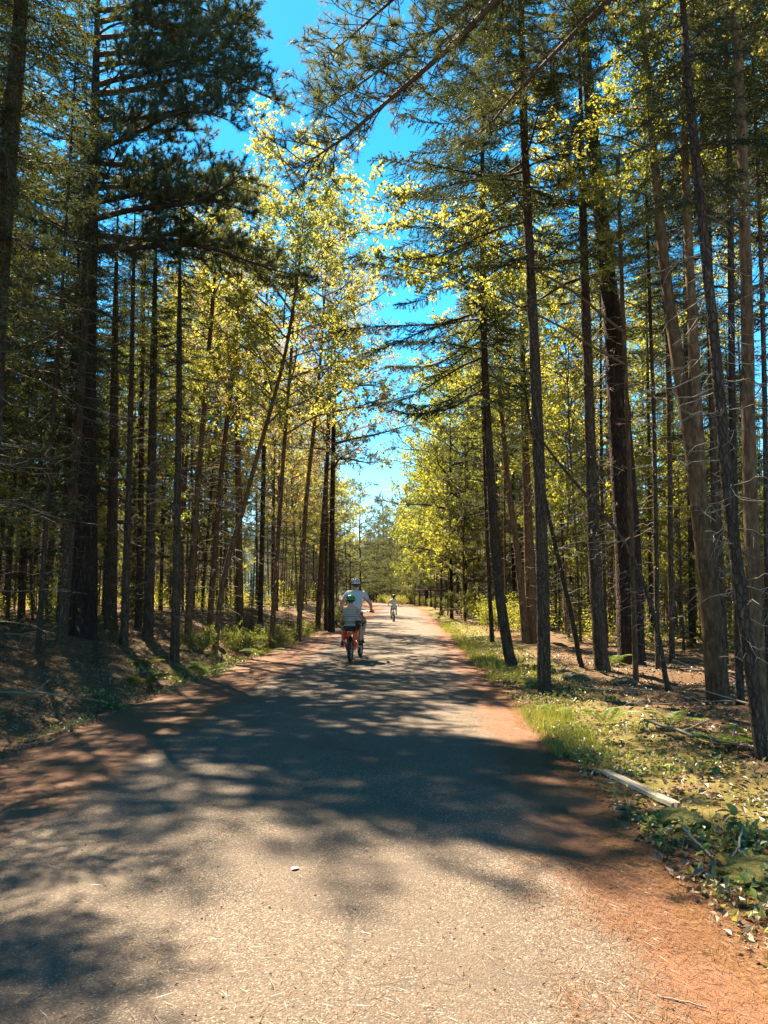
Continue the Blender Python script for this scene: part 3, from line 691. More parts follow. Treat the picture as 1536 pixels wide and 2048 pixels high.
limb_tree('pine_tree', 'pine', 'pine at the picture edge whose limbs hang over the road from above', (6.3, 7.0), 19, .24, M['bark_pine'],
          [[(6.3, 7.0, 11.2), (4.2, 7.8, 10.9), (2.2, 8.6, 9.6), (.9, 9.0, 8.5), (-.35, 9.4, 7.6), (-1.0, 9.6, 7.2)],
           [(6.3, 7.0, 10.6), (4.6, 8.0, 10.3), (3.0, 9.0, 9.3), (1.9, 9.6, 8.4), (1.2, 10.0, 7.8)],
           [(6.3, 7.0, 12.3), (4.0, 8.4, 12.2), (1.8, 9.6, 11.2), (.2, 10.2, 10.2), (-1.1, 10.6, 9.5)],
           [(6.3, 7.0, 11.8), (5.0, 8.6, 11.4), (3.6, 10.0, 10.4), (2.4, 11.0, 9.6)],
           [(6.3, 7.0, 11.5), (4.0, 7.9, 11.2), (1.9, 8.9, 9.8), (.3, 9.6, 8.9), (-.8, 10.0, 8.3)]],
          M['pine'], M['twig'], 'pine', 61, 11, LIB['pine'][0])
limb_tree('maple_tree', 'maple', 'small maple with bright yellow sprays reaching over the road between the spruces', (4.3, 13.2), 9.5, .05, M['bark_maple'],
          [[(4.3, 13.2, 6.2), (3.2, 12.9, 6.9), (2.0, 12.6, 7.4), (.9, 12.4, 7.9), (-.3, 12.2, 8.2)],
           [(4.3, 13.2, 5.6), (3.1, 13.0, 6.2), (2.0, 12.8, 6.6), (1.0, 12.6, 6.9), (.2, 12.5, 7.1)],
           [(4.3, 13.2, 7.4), (3.6, 12.8, 8.4), (3.0, 12.4, 9.2), (2.3, 12.2, 9.8)]],
          M['maple_yellow'], M['twig_maple'], 'maple', 62, 7, LIB['maple_green'][0])

# ------------------------------------------------------------------ the rest of the wood
def straight_trunk(seed, H, r, mat):
    rng = np.random.default_rng(seed); w = rng.normal(size=4) * .28
    Pp = path_points([(0, 0), (w[0] * .5, H * .3), (w[1], H * .6), (w[2], H)], H, w[3] * .05, .5)
    return trunk_mesh(Pp, np.interp(Pp[:, 2], [0, H * .6, H], [r, r * .62, .008]), rng, mat, sides=9)
TR = {'spruce': [straight_trunk(s, 15, .10, M['bark_spruce']) for s in (71, 72, 73, 74)], 'maple': [straight_trunk(s, 13, .085, M['bark_maple']) for s in (75, 76, 77)],
      'pine': [straight_trunk(s, 17, .17, M['bark_pine']) for s in (78, 79)]}
TH = {'spruce': 15, 'maple': 13, 'pine': 17}
WOOD = []
def wood_tree(kind, x, y, crown, rng, label, group, zc_f=.45, dead=True, hs=1.0, cs=1.0):
    root = empty(NAME[kind], (x, y, gz(x, y)), rng.random() * 6.28); s = hs * (.85 + .35 * rng.random()); H = TH[kind]; root.scale = (s, s, s)
    root.rotation_euler = (rng.normal() * .022, rng.normal() * .022, root.rotation_euler.z)
    link('trunk', TR[kind][rng.integers(len(TR[kind]))], root, None, None, (.5 + .5 * rng.random(),) * 2 + (1,))
    zc = H * (zc_f + rng.normal() * .06); me, h = LIB[crown][rng.integers(len(LIB[crown]))]
    link('crown', me, root, (0, 0, zc), (0, 0, rng.random() * 6.28), (H * .99 - zc) / h * cs)
    if dead: tag(link('dead_branches', LIB['dead'][rng.integers(3)], root, (0, 0, .9), (0, 0, rng.random() * 6.28), (1, 1, (zc - .9) / 6.0)), kind='stuff')
    tag(root, label, {'spruce': 'spruce', 'pine': 'pine', 'maple': 'maple'}[kind], group); WOOD.append((x, y)); return root
def free(x, y, dmin):
    return all((x - a) ** 2 + (y - c) ** 2 > dmin * dmin for a, c in WOOD) and all((x - a) ** 2 + (y - c) ** 2 > 1.0 for a, c in HERO_XY)
rng = np.random.default_rng(101)
def fill(side, lat0, lat1, y0, y1, n, dmin, pick):
    k = 0
    for _ in range(n * 30):
        if k >= n: break
        lat = lat0 + (lat1 - lat0) * rng.random() ** 1.25; y = y0 + (y1 - y0) * rng.random(); x = float(xc(y)) + side * lat
        if not free(x, y, dmin): continue
        pick(x, y, lat); k += 1
    return k
def left_pick(x, y, lat):
    r = rng.random()
    if lat < 9 and y > 24 and r < .5:
        c = 'maple_yellow' if rng.random() < .6 else 'maple_pink'
        wood_tree('maple', x, y, c, rng, 'young maple with ' + ('yellow green' if c == 'maple_yellow' else 'russet') + ' leaves farther along the pine side of the road', ('yellow' if c == 'maple_yellow' else 'russet') + ' maples on the pine side', .42, False, 1.0, 1.15)
    else:
        near = lat < 11
        wood_tree('spruce', x, y, 'spruce' if rng.random() < .25 else 'spruce_thin', rng, 'slender dark spruce standing out of view beside the camera on the pine side' if near else 'bare spruce pole deep in the wood behind the great pine',
                  'spruces behind the great pine' if near else 'spruces deep behind the great pine', (.42 if near else .36) - .16 * (rng.random() < .45), True)
def right_pick(x, y, lat):
    r = rng.random()
    if y > 26 and lat < 8 and r < .24:
        wood_tree('maple', x, y, 'maple_green' if rng.random() < .6 else 'maple_yellow', rng, 'fresh green maple farther along the verge past the rooted spruce', 'maples along the far verge', .24, False, 1.0, 1.15)
    elif y > 30 and r < .62 and lat < 12:
        wood_tree('pine', x, y, 'pine', rng, 'soft green pine farther along the verge past the rooted spruce', 'pines along the far verge', .20, False, .9)
    elif r < .82:
        wood_tree('spruce', x, y, 'spruce' if rng.random() < .1 else 'spruce_thin', rng, 'slender spruce in the thin wood behind the fallen plank', 'spruces behind the fallen plank', .48 - .2 * (rng.random() < .4), True)
    else:
        wood_tree('maple', x, y, 'maple_green' if rng.random() < .5 else 'maple_yellow', rng, 'thin leafy maple in the thin wood behind the fallen plank', 'maples behind the fallen plank', .45, False)
fill(-1, 5.2, 17, 8, 22, 26, 1.35, left_pick)
fill(-1, 7.4, 18, 22, 46, 52, 1.35, left_pick)
fill(-1, 9, 20, 9, 24, 16, 1.35, left_pick)
fill(-1, 5.4, 10, 36, 95, 24, 1.6, left_pick)
fill(-1, 9, 26, 20, 80, 42, 2.0, left_pick)
fill(1, 6.2, 18, 11, 42, 48, 1.6, right_pick)
fill(1, 3.6, 10, 28, 100, 48, 1.7, right_pick)
fill(1, 9, 26, 20, 80, 34, 2.2, right_pick)
# the trees that close the view past the bend
def end_pick(x, y, lat):
    r = rng.random()
    if r < .5: wood_tree('pine', x, y, 'pine', rng, 'pale green pine closing the view past the bend', 'pines past the bend', .10, False, .95)
    elif r < .8: wood_tree('spruce', x, y, 'spruce', rng, 'dark spruce closing the view past the bend', 'spruces past the bend', .12, False, .85)
    else: wood_tree('maple', x, y, 'maple_yellow', rng, 'yellow green maple closing the view past the bend', 'maples past the bend', .12, False, .8)
fill(1, 3.4, 22, 95, 150, 34, 2.6, end_pick)
fill(-1, 3.6, 14, 92, 150, 24, 2.4, end_pick)
fill(-1, -18, 16, 148, 185, 100, 2.0, lambda x, y, lat: end_pick(x, y, lat) if lat > 3.5 or lat < -3.5 else None)
for y in np.arange(92, 168, 4.2):
    x = float(xc(y)) + 3.9 + 1.6 * rng.random()
    if free(x, y, 1.5): wood_tree('pine', x, y, 'pine', rng, 'full green pine in the row along the outside of the bend', 'pines along the outside of the bend', .12, False, .82 + .2 * rng.random(), 1.12)
# trees to the side of and behind the camera on the pine side; they shade the road in front, the first one added out of view for that
for i, (x, y) in enumerate([(-5.0, 8.15), (-7.8, 5.2), (-6.4, 2.6), (-9.6, 9.2), (-8.9, 3.1), (-11.2, 6.4)]):
    if i == 0 or free(x, y, 1.0): wood_tree('spruce', x, y, 'spruce', rng, 'slender dark spruce standing out of view beside the camera on the pine side', 'spruces behind the great pine', .36, True, .92)

def sapling(x, y, s, label, group=None, crown='spruce', k=0):
    root = empty('spruce_sapling', (x, y, gz(x, y) - .02), rng.random() * 6.28); me, h = LIB[crown][k]
    b = MB(); b.tube(np.array([[0, 0, -.1], [0, 0, h * s * .5], [0, 0, h * s]]), [.010, .007, .003], 5)
    link('stem', b.mesh('stem', [M['twig']]), root); link('crown', me, root, (0, 0, .08), None, s)
    tag(root, label, 'sapling', group)
for x, y, s, k, lab in [(-5.55, 12.6, .16, 1, 'low spruce sapling at the foot of the crossing grey stem'), (-5.0, 13.4, .11, 0, 'smallest spruce sapling beside the crossing grey stem'),
                        (-3.9, 22.5, .20, 1, 'bushy spruce sapling on the bank beneath the bending tan maple'), (-4.4, 25.5, .26, 0, 'taller spruce sapling behind the bank ferns'),
                        (-3.3, 26.5, .22, 1, 'bright spruce sapling at the road edge past the ferns'), (4.9, 19.5, .20, 1, 'spruce sapling between the dark spruce and the tan maple clump'),
                        (7.6, 14.2, .18, 0, 'spruce sapling in the shade behind the forked maple'), (5.9, 23.5, .28, 0, 'spruce sapling behind the thick black barked pine')]:
    sapling(x, y, s, lab, None, 'spruce', k)
n = 0
while n < 46:
    sd = -1 if rng.random() < .5 else 1; lat = 6 + 16 * rng.random(); y = 18 + 34 * rng.random(); x = float(xc(y)) + sd * lat
    sapling(x, y, .16 + .22 * rng.random(), 'young spruce growing in the shade ' + ('behind the great pine' if sd < 0 else 'behind the fallen plank'), 'young spruces ' + ('behind the great pine' if sd < 0 else 'behind the fallen plank'), 'spruce', int(rng.integers(3))); n += 1

# young maples in the shade
k = 0
while k < 44:
    sd = -1 if rng.random() < .38 else 1; y = 15 + 32 * rng.random(); lat = 5.2 + 12 * rng.random(); x = float(xc(y)) + sd * lat
    if not free(x, y, .7): continue
    wood_tree('maple', x, y, 'maple_green' if rng.random() < .5 else 'maple_yellow', rng, 'thin young maple under the taller trees ' + ('behind the great pine' if sd < 0 else 'behind the fallen plank'),
              'young maples ' + ('behind the great pine' if sd < 0 else 'behind the fallen plank'), .25, False, .42 + .2 * rng.random(), .9); k += 1
def woodland():
    """the far wood on all sides that reads as one mass: stems and leaf clumps out to the depth of the trees"""
    r = np.random.default_rng(9); b = MB(); pts = []
    while len(pts) < 900:
        y = 10 + 230 * r.random(); sd = -1 if r.random() < .5 else 1; lat = 27 + 45 * r.random() ** 1.5
        x = float(xc(min(y, 150))) + sd * lat if y < 150 else -75 + 150 * r.random()
        if y > 150 and y < 186: continue
        pts.append((x, y))
    pts = np.array(pts); z = height(pts[:, 0], np.minimum(pts[:, 1], 140)); H = 9 + 7 * r.random(len(pts))
    p0 = np.column_stack([pts, z]); p1 = p0 + np.column_stack([r.normal(size=(len(pts), 2)) * .3, H])
    b.sticks(p0, p1, .16, .03, 1)
    per = 260; u = r.random((len(pts), per)) ** .8; zz = .06 + .94 * u
    rad = (1 - zz) * 2.3 + .3; th = r.random(u.shape) * 6.28; rr = rad * np.sqrt(r.random(u.shape))
    P = np.stack([pts[:, :1] + rr * np.cos(th), pts[:, 1:] + rr * np.sin(th), z[:, None] + H[:, None] * zz], -1).reshape(-1, 3)
    m = len(P); D = unit(r.normal(size=(m, 3)) + np.array([0, 0, -.4])); Nn = unit(r.normal(size=(m, 3)))
    b.leaves(P, D, Nn, .35 + .35 * r.random(m), .16 + .12 * r.random(m), r, 0)
    # thin poles and low brush that fill the wood between the nearer trees and the mass behind
    q = []
    while len(q) < 620:
        y = 21 + 70 * r.random(); sd = -1 if r.random() < .5 else 1; lat = 8.5 + 24 * r.random(); q.append((float(xc(y)) + sd * lat, y))
    q = np.array(q); z = height(q[:, 0], q[:, 1]); H = 4 + 7 * r.random(len(q)); p0 = np.column_stack([q, z - .1]); p1 = p0 + np.column_stack([r.normal(size=(len(q), 2)) * .25, H])
    b.sticks(p0, p1, .03 + .04 * r.random(len(q)), .012, 1)
    n = 9; zz = r.random((len(q), n)); a = r.random(zz.shape) * 6.28; st = (p0[:, None] + (p1 - p0)[:, None] * zz[..., None]).reshape(-1, 3); L = .3 + .8 * r.random(len(st))
    en = st + np.column_stack([np.cos(a.ravel()) * L, np.sin(a.ravel()) * L, r.normal(size=len(st)) * .15]); b.sticks(st, en, .008, .003, 2)
    q = []
    while len(q) < 420:
        y = 17 + 60 * r.random(); sd = -1 if r.random() < .5 else 1; lat = 6.5 + 22 * r.random(); q.append((float(xc(y)) + sd * lat, y, .5 + 1.6 * r.random()))
    q = np.array(q); z = height(q[:, 0], q[:, 1]); n = 130; u = r.normal(size=(len(q), n, 3)) * np.array([.45, .45, .0]); zz = r.random((len(q), n)) ** 1.3
    P = np.stack([q[:, :1] + u[..., 0] * (1.2 - zz), q[:, 1:2] + u[..., 1] * (1.2 - zz), z[:, None] + q[:, 2:] * zz], -1).reshape(-1, 3); m = len(P)
    b.leaves(P, unit(r.normal(size=(m, 3))), unit(r.normal(size=(m, 3)) + np.array([0, 0, .6])), .07 + .09 * r.random(m), .035 + .04 * r.random(m), r, 3)
    tag(link('woodland', b.mesh('woodland', [M['spruce'], M['bark_spruce'], M['deadwood'], M['maple_green']])), 'dense far wood closing the gaps between the trunks', 'woodland', kind='stuff')
woodland()
if 0: print('TRIS', sum(sum(len(p.vertices) - 2 for p in ()) + len(me.loops) - 2 * len(me.polygons) for me in bpy.data.meshes))

# ------------------------------------------------------------------ what lies and grows on the ground
def surf(x, y):
    lat = x - xc(y); rz = np.where(np.abs(lat) < 2.85, .05 * (1 - (lat / HALF) ** 2) + .006 * noise2(x, y, 1.1, 4), -9)
    return np.maximum(rz, height(x, y))
def scatter(r, n, lat0, lat1, y0, y1, near=1.0, mask=None):
    """points more crowded towards the camera"""
    y = y0 * (y1 / y0) ** (r.random(n) ** near); lat = lat0 + (lat1 - lat0) * r.random(n); x = xc(y) + lat
    if mask is not None: k = r.random(n) < mask(x, y, lat); x, y, lat = x[k], y[k], lat[k]
    return x, y, lat
def flat_dirs(r, n, tilt=.15):
    a = r.random(n) * 6.283; return unit(np.stack([np.cos(a), np.sin(a), r.normal(size=n) * tilt], -1))
def stuff(name, b, mats, label, cat): return tag(link(name, b.mesh(name, mats)), label, cat, kind='stuff')

r = np.random.default_rng(200)
b = MB()
for n, l0, l1, y0, y1 in ((30000, 1.7, 3.0, 2.2, 15), (14000, 2.0, 2.9, 2.2, 9), (24000, -3.0, -1.2, 4.5, 22), (7000, -1.6, 1.6, 2.2, 14), (9000, 3.0, 7.0, 2.6, 13)):
    x, y, lat = scatter(r, n, l0, l1, y0, y1, .9, lambda x, y, lat: .25 + .75 * smooth(-.5, .5, noise2(x, y, 2.4, 7)))
    m = len(x); P = np.stack([x, y, surf(x, y) + .003 + .006 * r.random(m)], -1)
    b.leaves(P, flat_dirs(r, m, .06), unit(np.stack([r.normal(size=m) * .2, r.normal(size=m) * .2, np.ones(m)], -1)), 0.045 + .055 * r.random(m), .0024, r, 0, None, 0.02)
stuff('fallen_needles', b, [M['fallen_needles']], 'orange fallen needles scattered along the edges of the road', 'needles')
b = MB()
x, y, lat = scatter(r, 1600, -2.2, 2.2, 2.2, 12, .8); m = len(x)
P = np.stack([x, y, surf(x, y) + .004], -1); b.leaves(P, flat_dirs(r, m, .2), unit(r.normal(size=(m, 3)) * .5 + np.array([0, 0, 1])), .008 + .014 * r.random(m), .006 + .004 * r.random(m), r, 0, r.random(m) * .35, .4)
stuff('bud_scale_debris', b, [M['litter']], 'tiny dark bud scales and crumbs lying on the asphalt', 'debris')
b = MB()
for n, l0, l1, y0, y1 in ((22000, 2.55, 7.5, 2.6, 20), (26000, -10.0, -2.6, 5.2, 28)):
    x, y, lat = scatter(r, n, l0, l1, y0, y1, .9, lambda x, y, lat: .3 + .7 * smooth(-.6, .4, noise2(x, y, 1.7, 2)))
    m = len(x); P = np.stack([x, y, surf(x, y) + .004 + .015 * r.random(m)], -1); s = .03 + .045 * r.random(m)
    b.leaves(P, flat_dirs(r, m, .35), unit(r.normal(size=(m, 3)) * .45 + np.array([0, 0, 1])), s, s * .6, r, 0, None, .3)
stuff('leaf_litter', b, [M['litter']], 'curled brown dead leaves strewn over the forest floor', 'leaf litter')
b = MB()
for n, l0, l1, y0, y1 in ((20000, 2.6, 5.0, 2.8, 16), (16000, 2.55, 4.4, 11, 60), (24000, -4.8, -2.6, 10, 45), (1500, -3.2, -2.65, 5.5, 10)):
    x, y, lat = scatter(r, n, l0, l1, y0, y1, .9, lambda x, y, lat: smooth(-.25, .55, noise2(x, y, 1.9, 6)) * (1 - .9 * smooth(3.3, 4.2, np.abs(lat))))
    m = len(x); P = np.stack([x, y, surf(x, y) + .01 + .07 * r.random(m) ** 2], -1); s = (.022 + .035 * r.random(m)) * np.where(y > 14, 1.5, 1)
    b.leaves(P, unit(r.normal(size=(m, 3)) + np.array([0, 0, .5])), unit(r.normal(size=(m, 3)) * .5 + np.array([0, 0, 1])), s, s * .65, r, 0)
stuff('ground_cover', b, [M['cover']], 'low yellow green ground cover leaves along both verges', 'ground cover')
b = MB()
for n, l0, l1, y0, y1, hh in ((12000, 2.48, 3.05, 6.5, 42, .2), (2600, 2.6, 3.9, 4.5, 16, .13), (900, -3.2, -2.7, 6.0, 7.6, .16), (1500, -3.4, -2.7, 14, 40, .15)):
    x, y, lat = scatter(r, n, l0, l1, y0, y1, .9, lambda x, y, lat: smooth(-.3, .4, noise2(x, y, 1.3, 8)))
    m = len(x); P = np.stack([x, y, surf(x, y) - .005], -1); D = unit(r.normal(size=(m, 3)) * .35 + np.array([0, 0, 1]))
    b.needles(P, D, hh * (.4 + .8 * r.random(m)), .005 + .006 * (y > 14), r, 0)
stuff('grass', b, [M['grass']], 'bright green grass blades fringing the verge of the road', 'grass')

# --- ferns
def frond_mesh(seed, L=.5):
    r = np.random.default_rng(seed); b = MB(); n = 26; s = np.linspace(0, 1, n)
    P = np.stack([s * L * .92, .03 * np.sin(s * 2 + seed), L * (.62 * s - .62 * s ** 2 + .05 * s)], -1)
    b.tube(P[::5], np.linspace(.003, .001, len(P[::5])), 3, 0, .3, True, False)
    T = unit(np.gradient(P, axis=0)); k = np.arange(4, n)
    for sg in (-1, 1):
        q = P[k]; w = L * .26 * np.sin(np.clip((s[k] - .05) * 1.02, 0, 1) ** .65 * np.pi) ** .8 + .012
        d = unit(T[k] * .45 + np.array([0, sg, -.15])[None] + r.normal(size=(len(k), 3)) * .06)
        b.leaves(q, d, np.tile([0, 0, 1.0], (len(k), 1)), w, L * .05, r, 0, .3 + .5 * r.random(len(k)), .1)
    return b.mesh('frond', [M['fern']])
FROND = [frond_mesh(1), frond_mesh(2), frond_mesh(4, .42)]
def fern(x, y, s, n, label):
    root = empty('fern', (x, y, gz(x, y) - .01), r.random() * 6.28)
    for i in range(n): link('frond', FROND[int(r.integers(3))], root, (0, 0, 0), (r.normal() * .15, -.12 - .3 * r.random(), i * 6.283 / n + r.normal() * .25), s * (.75 + .5 * r.random()))
    tag(root, label, 'fern')
for x, y, s, n, lab in [(-4.05, 13.1, 1.25, 7, 'spreading fern in sun in front of the dark spruce on the bank'), (-3.25, 14.6, 1.1, 6, 'yellow green fern nearest the road on the bank'),
                        (-3.6, 16.2, 1.2, 7, 'tall fern on the bank below the bending tan maple'), (-4.7, 14.9, 1.0, 5, 'shaded fern behind the spreading fern on the bank'),
                        (-3.0, 19.5, 1.2, 6, 'fern beside the leafy shrubs at the road edge'), (-3.7, 10.6, .9, 4, 'lone low fern at the edge of the dark ditch'),
                        (2.55, 8.9, .85, 5, 'pale fern in the sun before the rooted spruce'), (3.05, 8.3, .8, 5, 'fern beside the pale fern, nearer the forked maple'),
                        (3.25, 7.6, .95, 6, 'fern in half shade between the stick and the forked maple'), (3.55, 7.2, .9, 6, 'bright fern tucked in front of the near leaning spruce'),
                        (2.15, 9.6, .7, 4, 'little fern low on the mossy verge'), (4.6, 15.6, 1.2, 7, 'bushy fern in the shade by the flared dark spruce')]:
    fern(x, y, s, n, lab)

# --- herbs with leaves one can pick out
def broad_leaf(seed, L, W):
    r = np.random.default_rng(seed); b = MB(); n = 7; s = np.linspace(0, 1, n); w = W * np.sin(np.clip(s, .02, .98) ** .8 * np.pi) ** .75
    z = .10 * L * np.sin(s * 3) - .18 * L * s ** 2
    V = np.concatenate([np.stack([s * L, -w / 2, z + .12 * w], -1), np.stack([s * L, 0 * s, z], -1), np.stack([s * L, w / 2, z + .12 * w], -1)])
    i = np.arange(n - 1); F = np.concatenate([np.stack([i, i + n, i + n + 1, i + 1], -1), np.stack([i + n, i + 2 * n, i + 2 * n + 1, i + n + 1], -1)])
    b.add(V, F, 0, r.random(), True); return b.mesh('leaf', [M['herb']])
LEAF = [broad_leaf(1, .055, .032), broad_leaf(2, .048, .032), broad_leaf(3, .065, .034)]
def herb(x, y, s, n, label, h=.09, name='seedling_plant', cat='plant'):
    root = empty(name, (x, y, float(surf(np.array(x), np.array(y)))), r.random() * 6.28)
    b = MB(); b.tube(np.array([[0, 0, -.02], [.005, 0, h * .5], [0, .004, h]]) * s, [.003, .0025, .002], 5); link('stem', b.mesh('stem', [M['herb']]), root)
    for i in range(n):
        lo = i % 3; link('leaf', LEAF[int(r.integers(3))], root, (0, 0, h * s * (1 - .28 * lo)), (0, -.25 + .25 * lo + r.normal() * .15, i * 2.4 + r.normal() * .3), s * (.75 + .5 * r.random()))
    tag(root, label, cat)
for x, y, s, n, lab in [(1.70, 6.65, 1.5, 8, 'clump of rounded leaves at the road edge above the plank end'), (1.72, 5.35, 1.1, 7, 'leafy seedling between the road edge and the middle of the plank'),
                        (1.66, 4.95, 1.2, 8, 'taller leafy seedling on the road edge, below the plank'), (1.62, 4.65, 1.3, 6, 'broad leaved seedling where the needles thin at the road edge'),
                        (1.80, 4.45, 1.0, 7, 'seedling beside the forked twig'), (1.75, 3.85, 1.2, 8, 'fresh seedling below the forked twig'), (1.86, 3.65, 1.1, 7, 'seedling cluster next to the pale twig'),
                        (1.72, 3.5, 1.0, 6, 'small seedling at the needle covered edge'), (1.82, 3.30, 1.2, 7, 'seedling beside the tiny red leaf'), (1.70, 3.08, 1.1, 6, 'low broad leaves nearest the bottom corner'),
                        (2.60, 5.6, 1.0, 6, 'leafy plant in shade to the side of the plank'), (2.85, 5.75, 1.1, 6, 'leafy plant at the picture edge beyond the plank'), (2.75, 6.5, 1.3, 7, 'single shade plant near the leaning spruce foot'),
                        (2.35, 6.4, 1.1, 6, 'yellow green seedling just past the plank'), (2.05, 6.35, .9, 6, 'seedling tucked behind the plank')]:
    herb(x, y, s, n, lab)
herb(2.12, 4.75, 1.5, 9, 'wide pale green leaves of a plant beside the forked twig', .10)

# --- moss cushions, stone, plank, twigs
M['moss'] = None
def moss_mat():
    m, nt, out = nodes('cushion_moss'); tc = N(nt, 'ShaderNodeTexCoord').outputs['Object']; n1 = noise(nt, tc, 60, 5, .7)
    col = ramp(nt, n1, [(.3, (.07, .075, .012)), (.55, (.20, .17, .03)), (.75, (.33, .27, .06))]).outputs[0]
    p = N(nt, 'ShaderNodeBsdfPrincipled', Roughness=1.0); nt.links.new(col, p.inputs['Base Color']); nt.links.new(bump(nt, n1, 1.0, .03), p.inputs['Normal']); nt.links.new(p.outputs[0], out.inputs['Surface']); return m
M['moss'] = moss_mat()
def mound(name, cat, x, y, size, mat, label, seed, sink=.3):
    b = MB(); f = lambda d: 1 + .18 * noise2(d[..., 0] * 2 + seed, d[..., 1] * 2 + d[..., 2], 1.6, 2) + .06 * noise2(d[..., 0] * 7, d[..., 1] * 7 + seed + d[..., 2] * 5, 1.5, 4)
    b.ellipsoid((0, 0, 0), size, 0, 36, 20, f)
    n = 700 if mat is M['moss'] else 0
    o = link(name, b.mesh(name, [mat]), None, (x, y, gz(x, y) + size[2] * (1 - sink) - size[2] * .5)); tag(o, label, cat); return o
mound('moss_cushion', 'moss', 1.93, 5.15, (.17, .20, .07), M['moss'], 'golden moss cushion just below the plank', 3)
mound('moss_cushion', 'moss', 2.05, 4.2, (.26, .2, .06), M['moss'], 'golden moss cushion behind the wide pale leaves', 5)
mound('moss_cushion', 'moss', 2.10, 3.75, (.22, .25, .06), M['moss'], 'golden moss cushion at the picture edge near the bottom', 8)
mound('moss_cushion', 'moss', 2.5, 12.9, (.3, .35, .10), M['moss'], 'mossy hump beside the foot of the swept spruce', 9)
M['rock'] = plain('granite', (.075, .07, .045), .95, 0, .45, 12, .2)
mound('stone', 'stone', 3.35, 13.6, (.26, .22, .13), M['rock'], 'low grey stone between rooted spruce and flared spruce', 2, .35)
mound('stone', 'stone', 3.85, 12.4, (.20, .22, .10), M['rock'], 'small half buried stone in front of the flared spruce', 6, .35)
def plank():
    m, nt, out = nodes('weathered_board'); tc = N(nt, 'ShaderNodeTexCoord').outputs['Object']; g = noise(nt, mapping(nt, tc, (40, 2.2, 40)), 1.5, 6, .7)
    col = ramp(nt, g, [(.28, (.09, .078, .062)), (.5, (.22, .195, .15)), (.75, (.36, .32, .25))]).outputs[0]
    p = N(nt, 'ShaderNodeBsdfPrincipled', Roughness=.9); nt.links.new(col, p.inputs['Base Color']); nt.links.new(bump(nt, g, .6, .01), p.inputs['Normal']); nt.links.new(p.outputs[0], out.inputs['Surface'])
    n = 14; y = np.linspace(-.55, .55, n); rr = np.random.default_rng(4); b = MB(); w = .045; t = .014
    wj = w + rr.normal(size=n) * .0015; zz = .010 * np.sin(y * 2.2) + rr.normal(size=n) * .001
    ring = [(-1, -1), (-.93, -1.0), (.93, -1.0), (1, -1), (1, 1), (.9, 1.12), (-.9, 1.12), (-1, 1)]
    V = np.array([[a * wj[i], y[i] + (.015 * a if i in (0, n - 1) else 0), zz[i] + c * t] for i in range(n) for a, c in ring]); k = len(ring)
    F = [[i * k + j, i * k + (j + 1) % k, (i + 1) * k + (j + 1) % k, (i + 1) * k + j] for i in range(n - 1) for j in range(k)]
    b.add(V, F); b.add(V[:k], [list(range(k))[::-1]]); b.add(V[-k:], [list(range(k))])
    x0, y0 = 1.95, 6.05; z0 = max(gz(1.86, 6.6), gz(2.04, 5.5), gz(1.95, 6.05))
    o = link('wooden_plank', b.mesh('wooden_plank', [m]), None, (x0, y0, z0 + .022), (RAD(-1.5), RAD(4), RAD(10)))
    tag(o, 'weathered grey board lying in the undergrowth beside the road', 'plank')
plank()
M['bare_wood'] = plain('bleached_stick', (.19, .155, .12), .9, 0, .3, 14, .2)
def stick(name, pts, r0, label, mat='bare_wood', forks=()):
    p = np.array(pts, float); p[:, 2] += [gz(a, c) for a, c in p[:, :2]]; o0 = p[0].copy(); b = MB()
    def curve(q, ra, rb):
        t = np.linspace(0, len(q) - 1, 4 * len(q)); Q = np.stack([np.interp(t, np.arange(len(q)), q[:, c]) for c in range(3)], -1)
        rr = np.random.default_rng(len(label) + len(q)); Q[1:-1] += rr.normal(size=(len(Q) - 2, 3)) * ra * .35; b.tube(Q, np.linspace(ra, rb, len(Q)), 6)
    curve(p - o0, r0, r0 * .45)
    for f in forks:
        q = np.array(f, float); q[:, 2] += [gz(a, c) for a, c in q[:, :2]]; curve(q - o0, r0 * .6, r0 * .3)
    tag(link(name, b.mesh(name, [M[mat]]), None, o0), label, 'stick')
stick('fallen_branch', [(1.80, 4.75, .10), (1.82, 4.62, .06), (1.85, 4.55, .03), (1.84, 4.42, .02)], .011, 'short pale forked twig standing out of the moss')
stick('fallen_branch', [(1.93, 4.40, .02), (2.02, 4.50, .06), (2.10, 4.62, .12)], .010, 'brown twig propped up beside the pale forked twig', 'deadwood', [[(2.0, 4.47, .05), (2.02, 4.25, .03), (2.03, 4.05, .02)]])
stick('fallen_branch', [(2.0, 4.05, .03), (2.10, 3.98, .03), (2.2, 3.9, .03)], .007, 'thin white twig on orange needles near the picture edge')
stick('fallen_branch', [(2.75, 8.2, .12), (3.0, 7.6, .10), (3.25, 7.1, .09), (3.45, 6.6, .06)], .018, 'long dark fallen branch lying across the ferns', 'deadwood', [[(2.95, 7.7, .10), (3.25, 7.75, .22)], [(3.2, 7.2, .09), (3.4, 7.5, .25)], [(3.1, 7.4, .1), (2.95, 7.0, .12)]])
stick('fallen_branch', [(3.0, 9.6, .06), (3.4, 9.9, .05), (3.9, 10.0, .05)], .012, 'grey stick on the needles in front of the forked maple', 'bare_wood', [[(3.4, 9.9, .05), (3.5, 10.3, .12)]])
stick('fallen_branch', [(1.02, 3.02, .055), (1.10, 2.98, .055), (1.17, 2.93, .055)], .005, 'small brown twig lying on the asphalt', 'deadwood')
stick('fallen_branch', [(-6.9, 14.0, .22), (-6.5, 13.8, .26), (-6.0, 13.7, .25)], .012, 'pale bare branch lying at the foot of the great pine', 'bare_wood', [[(-6.5, 13.8, .26), (-6.52, 13.7, .02)], [(-6.2, 13.75, .25), (-6.25, 13.65, .02)]])
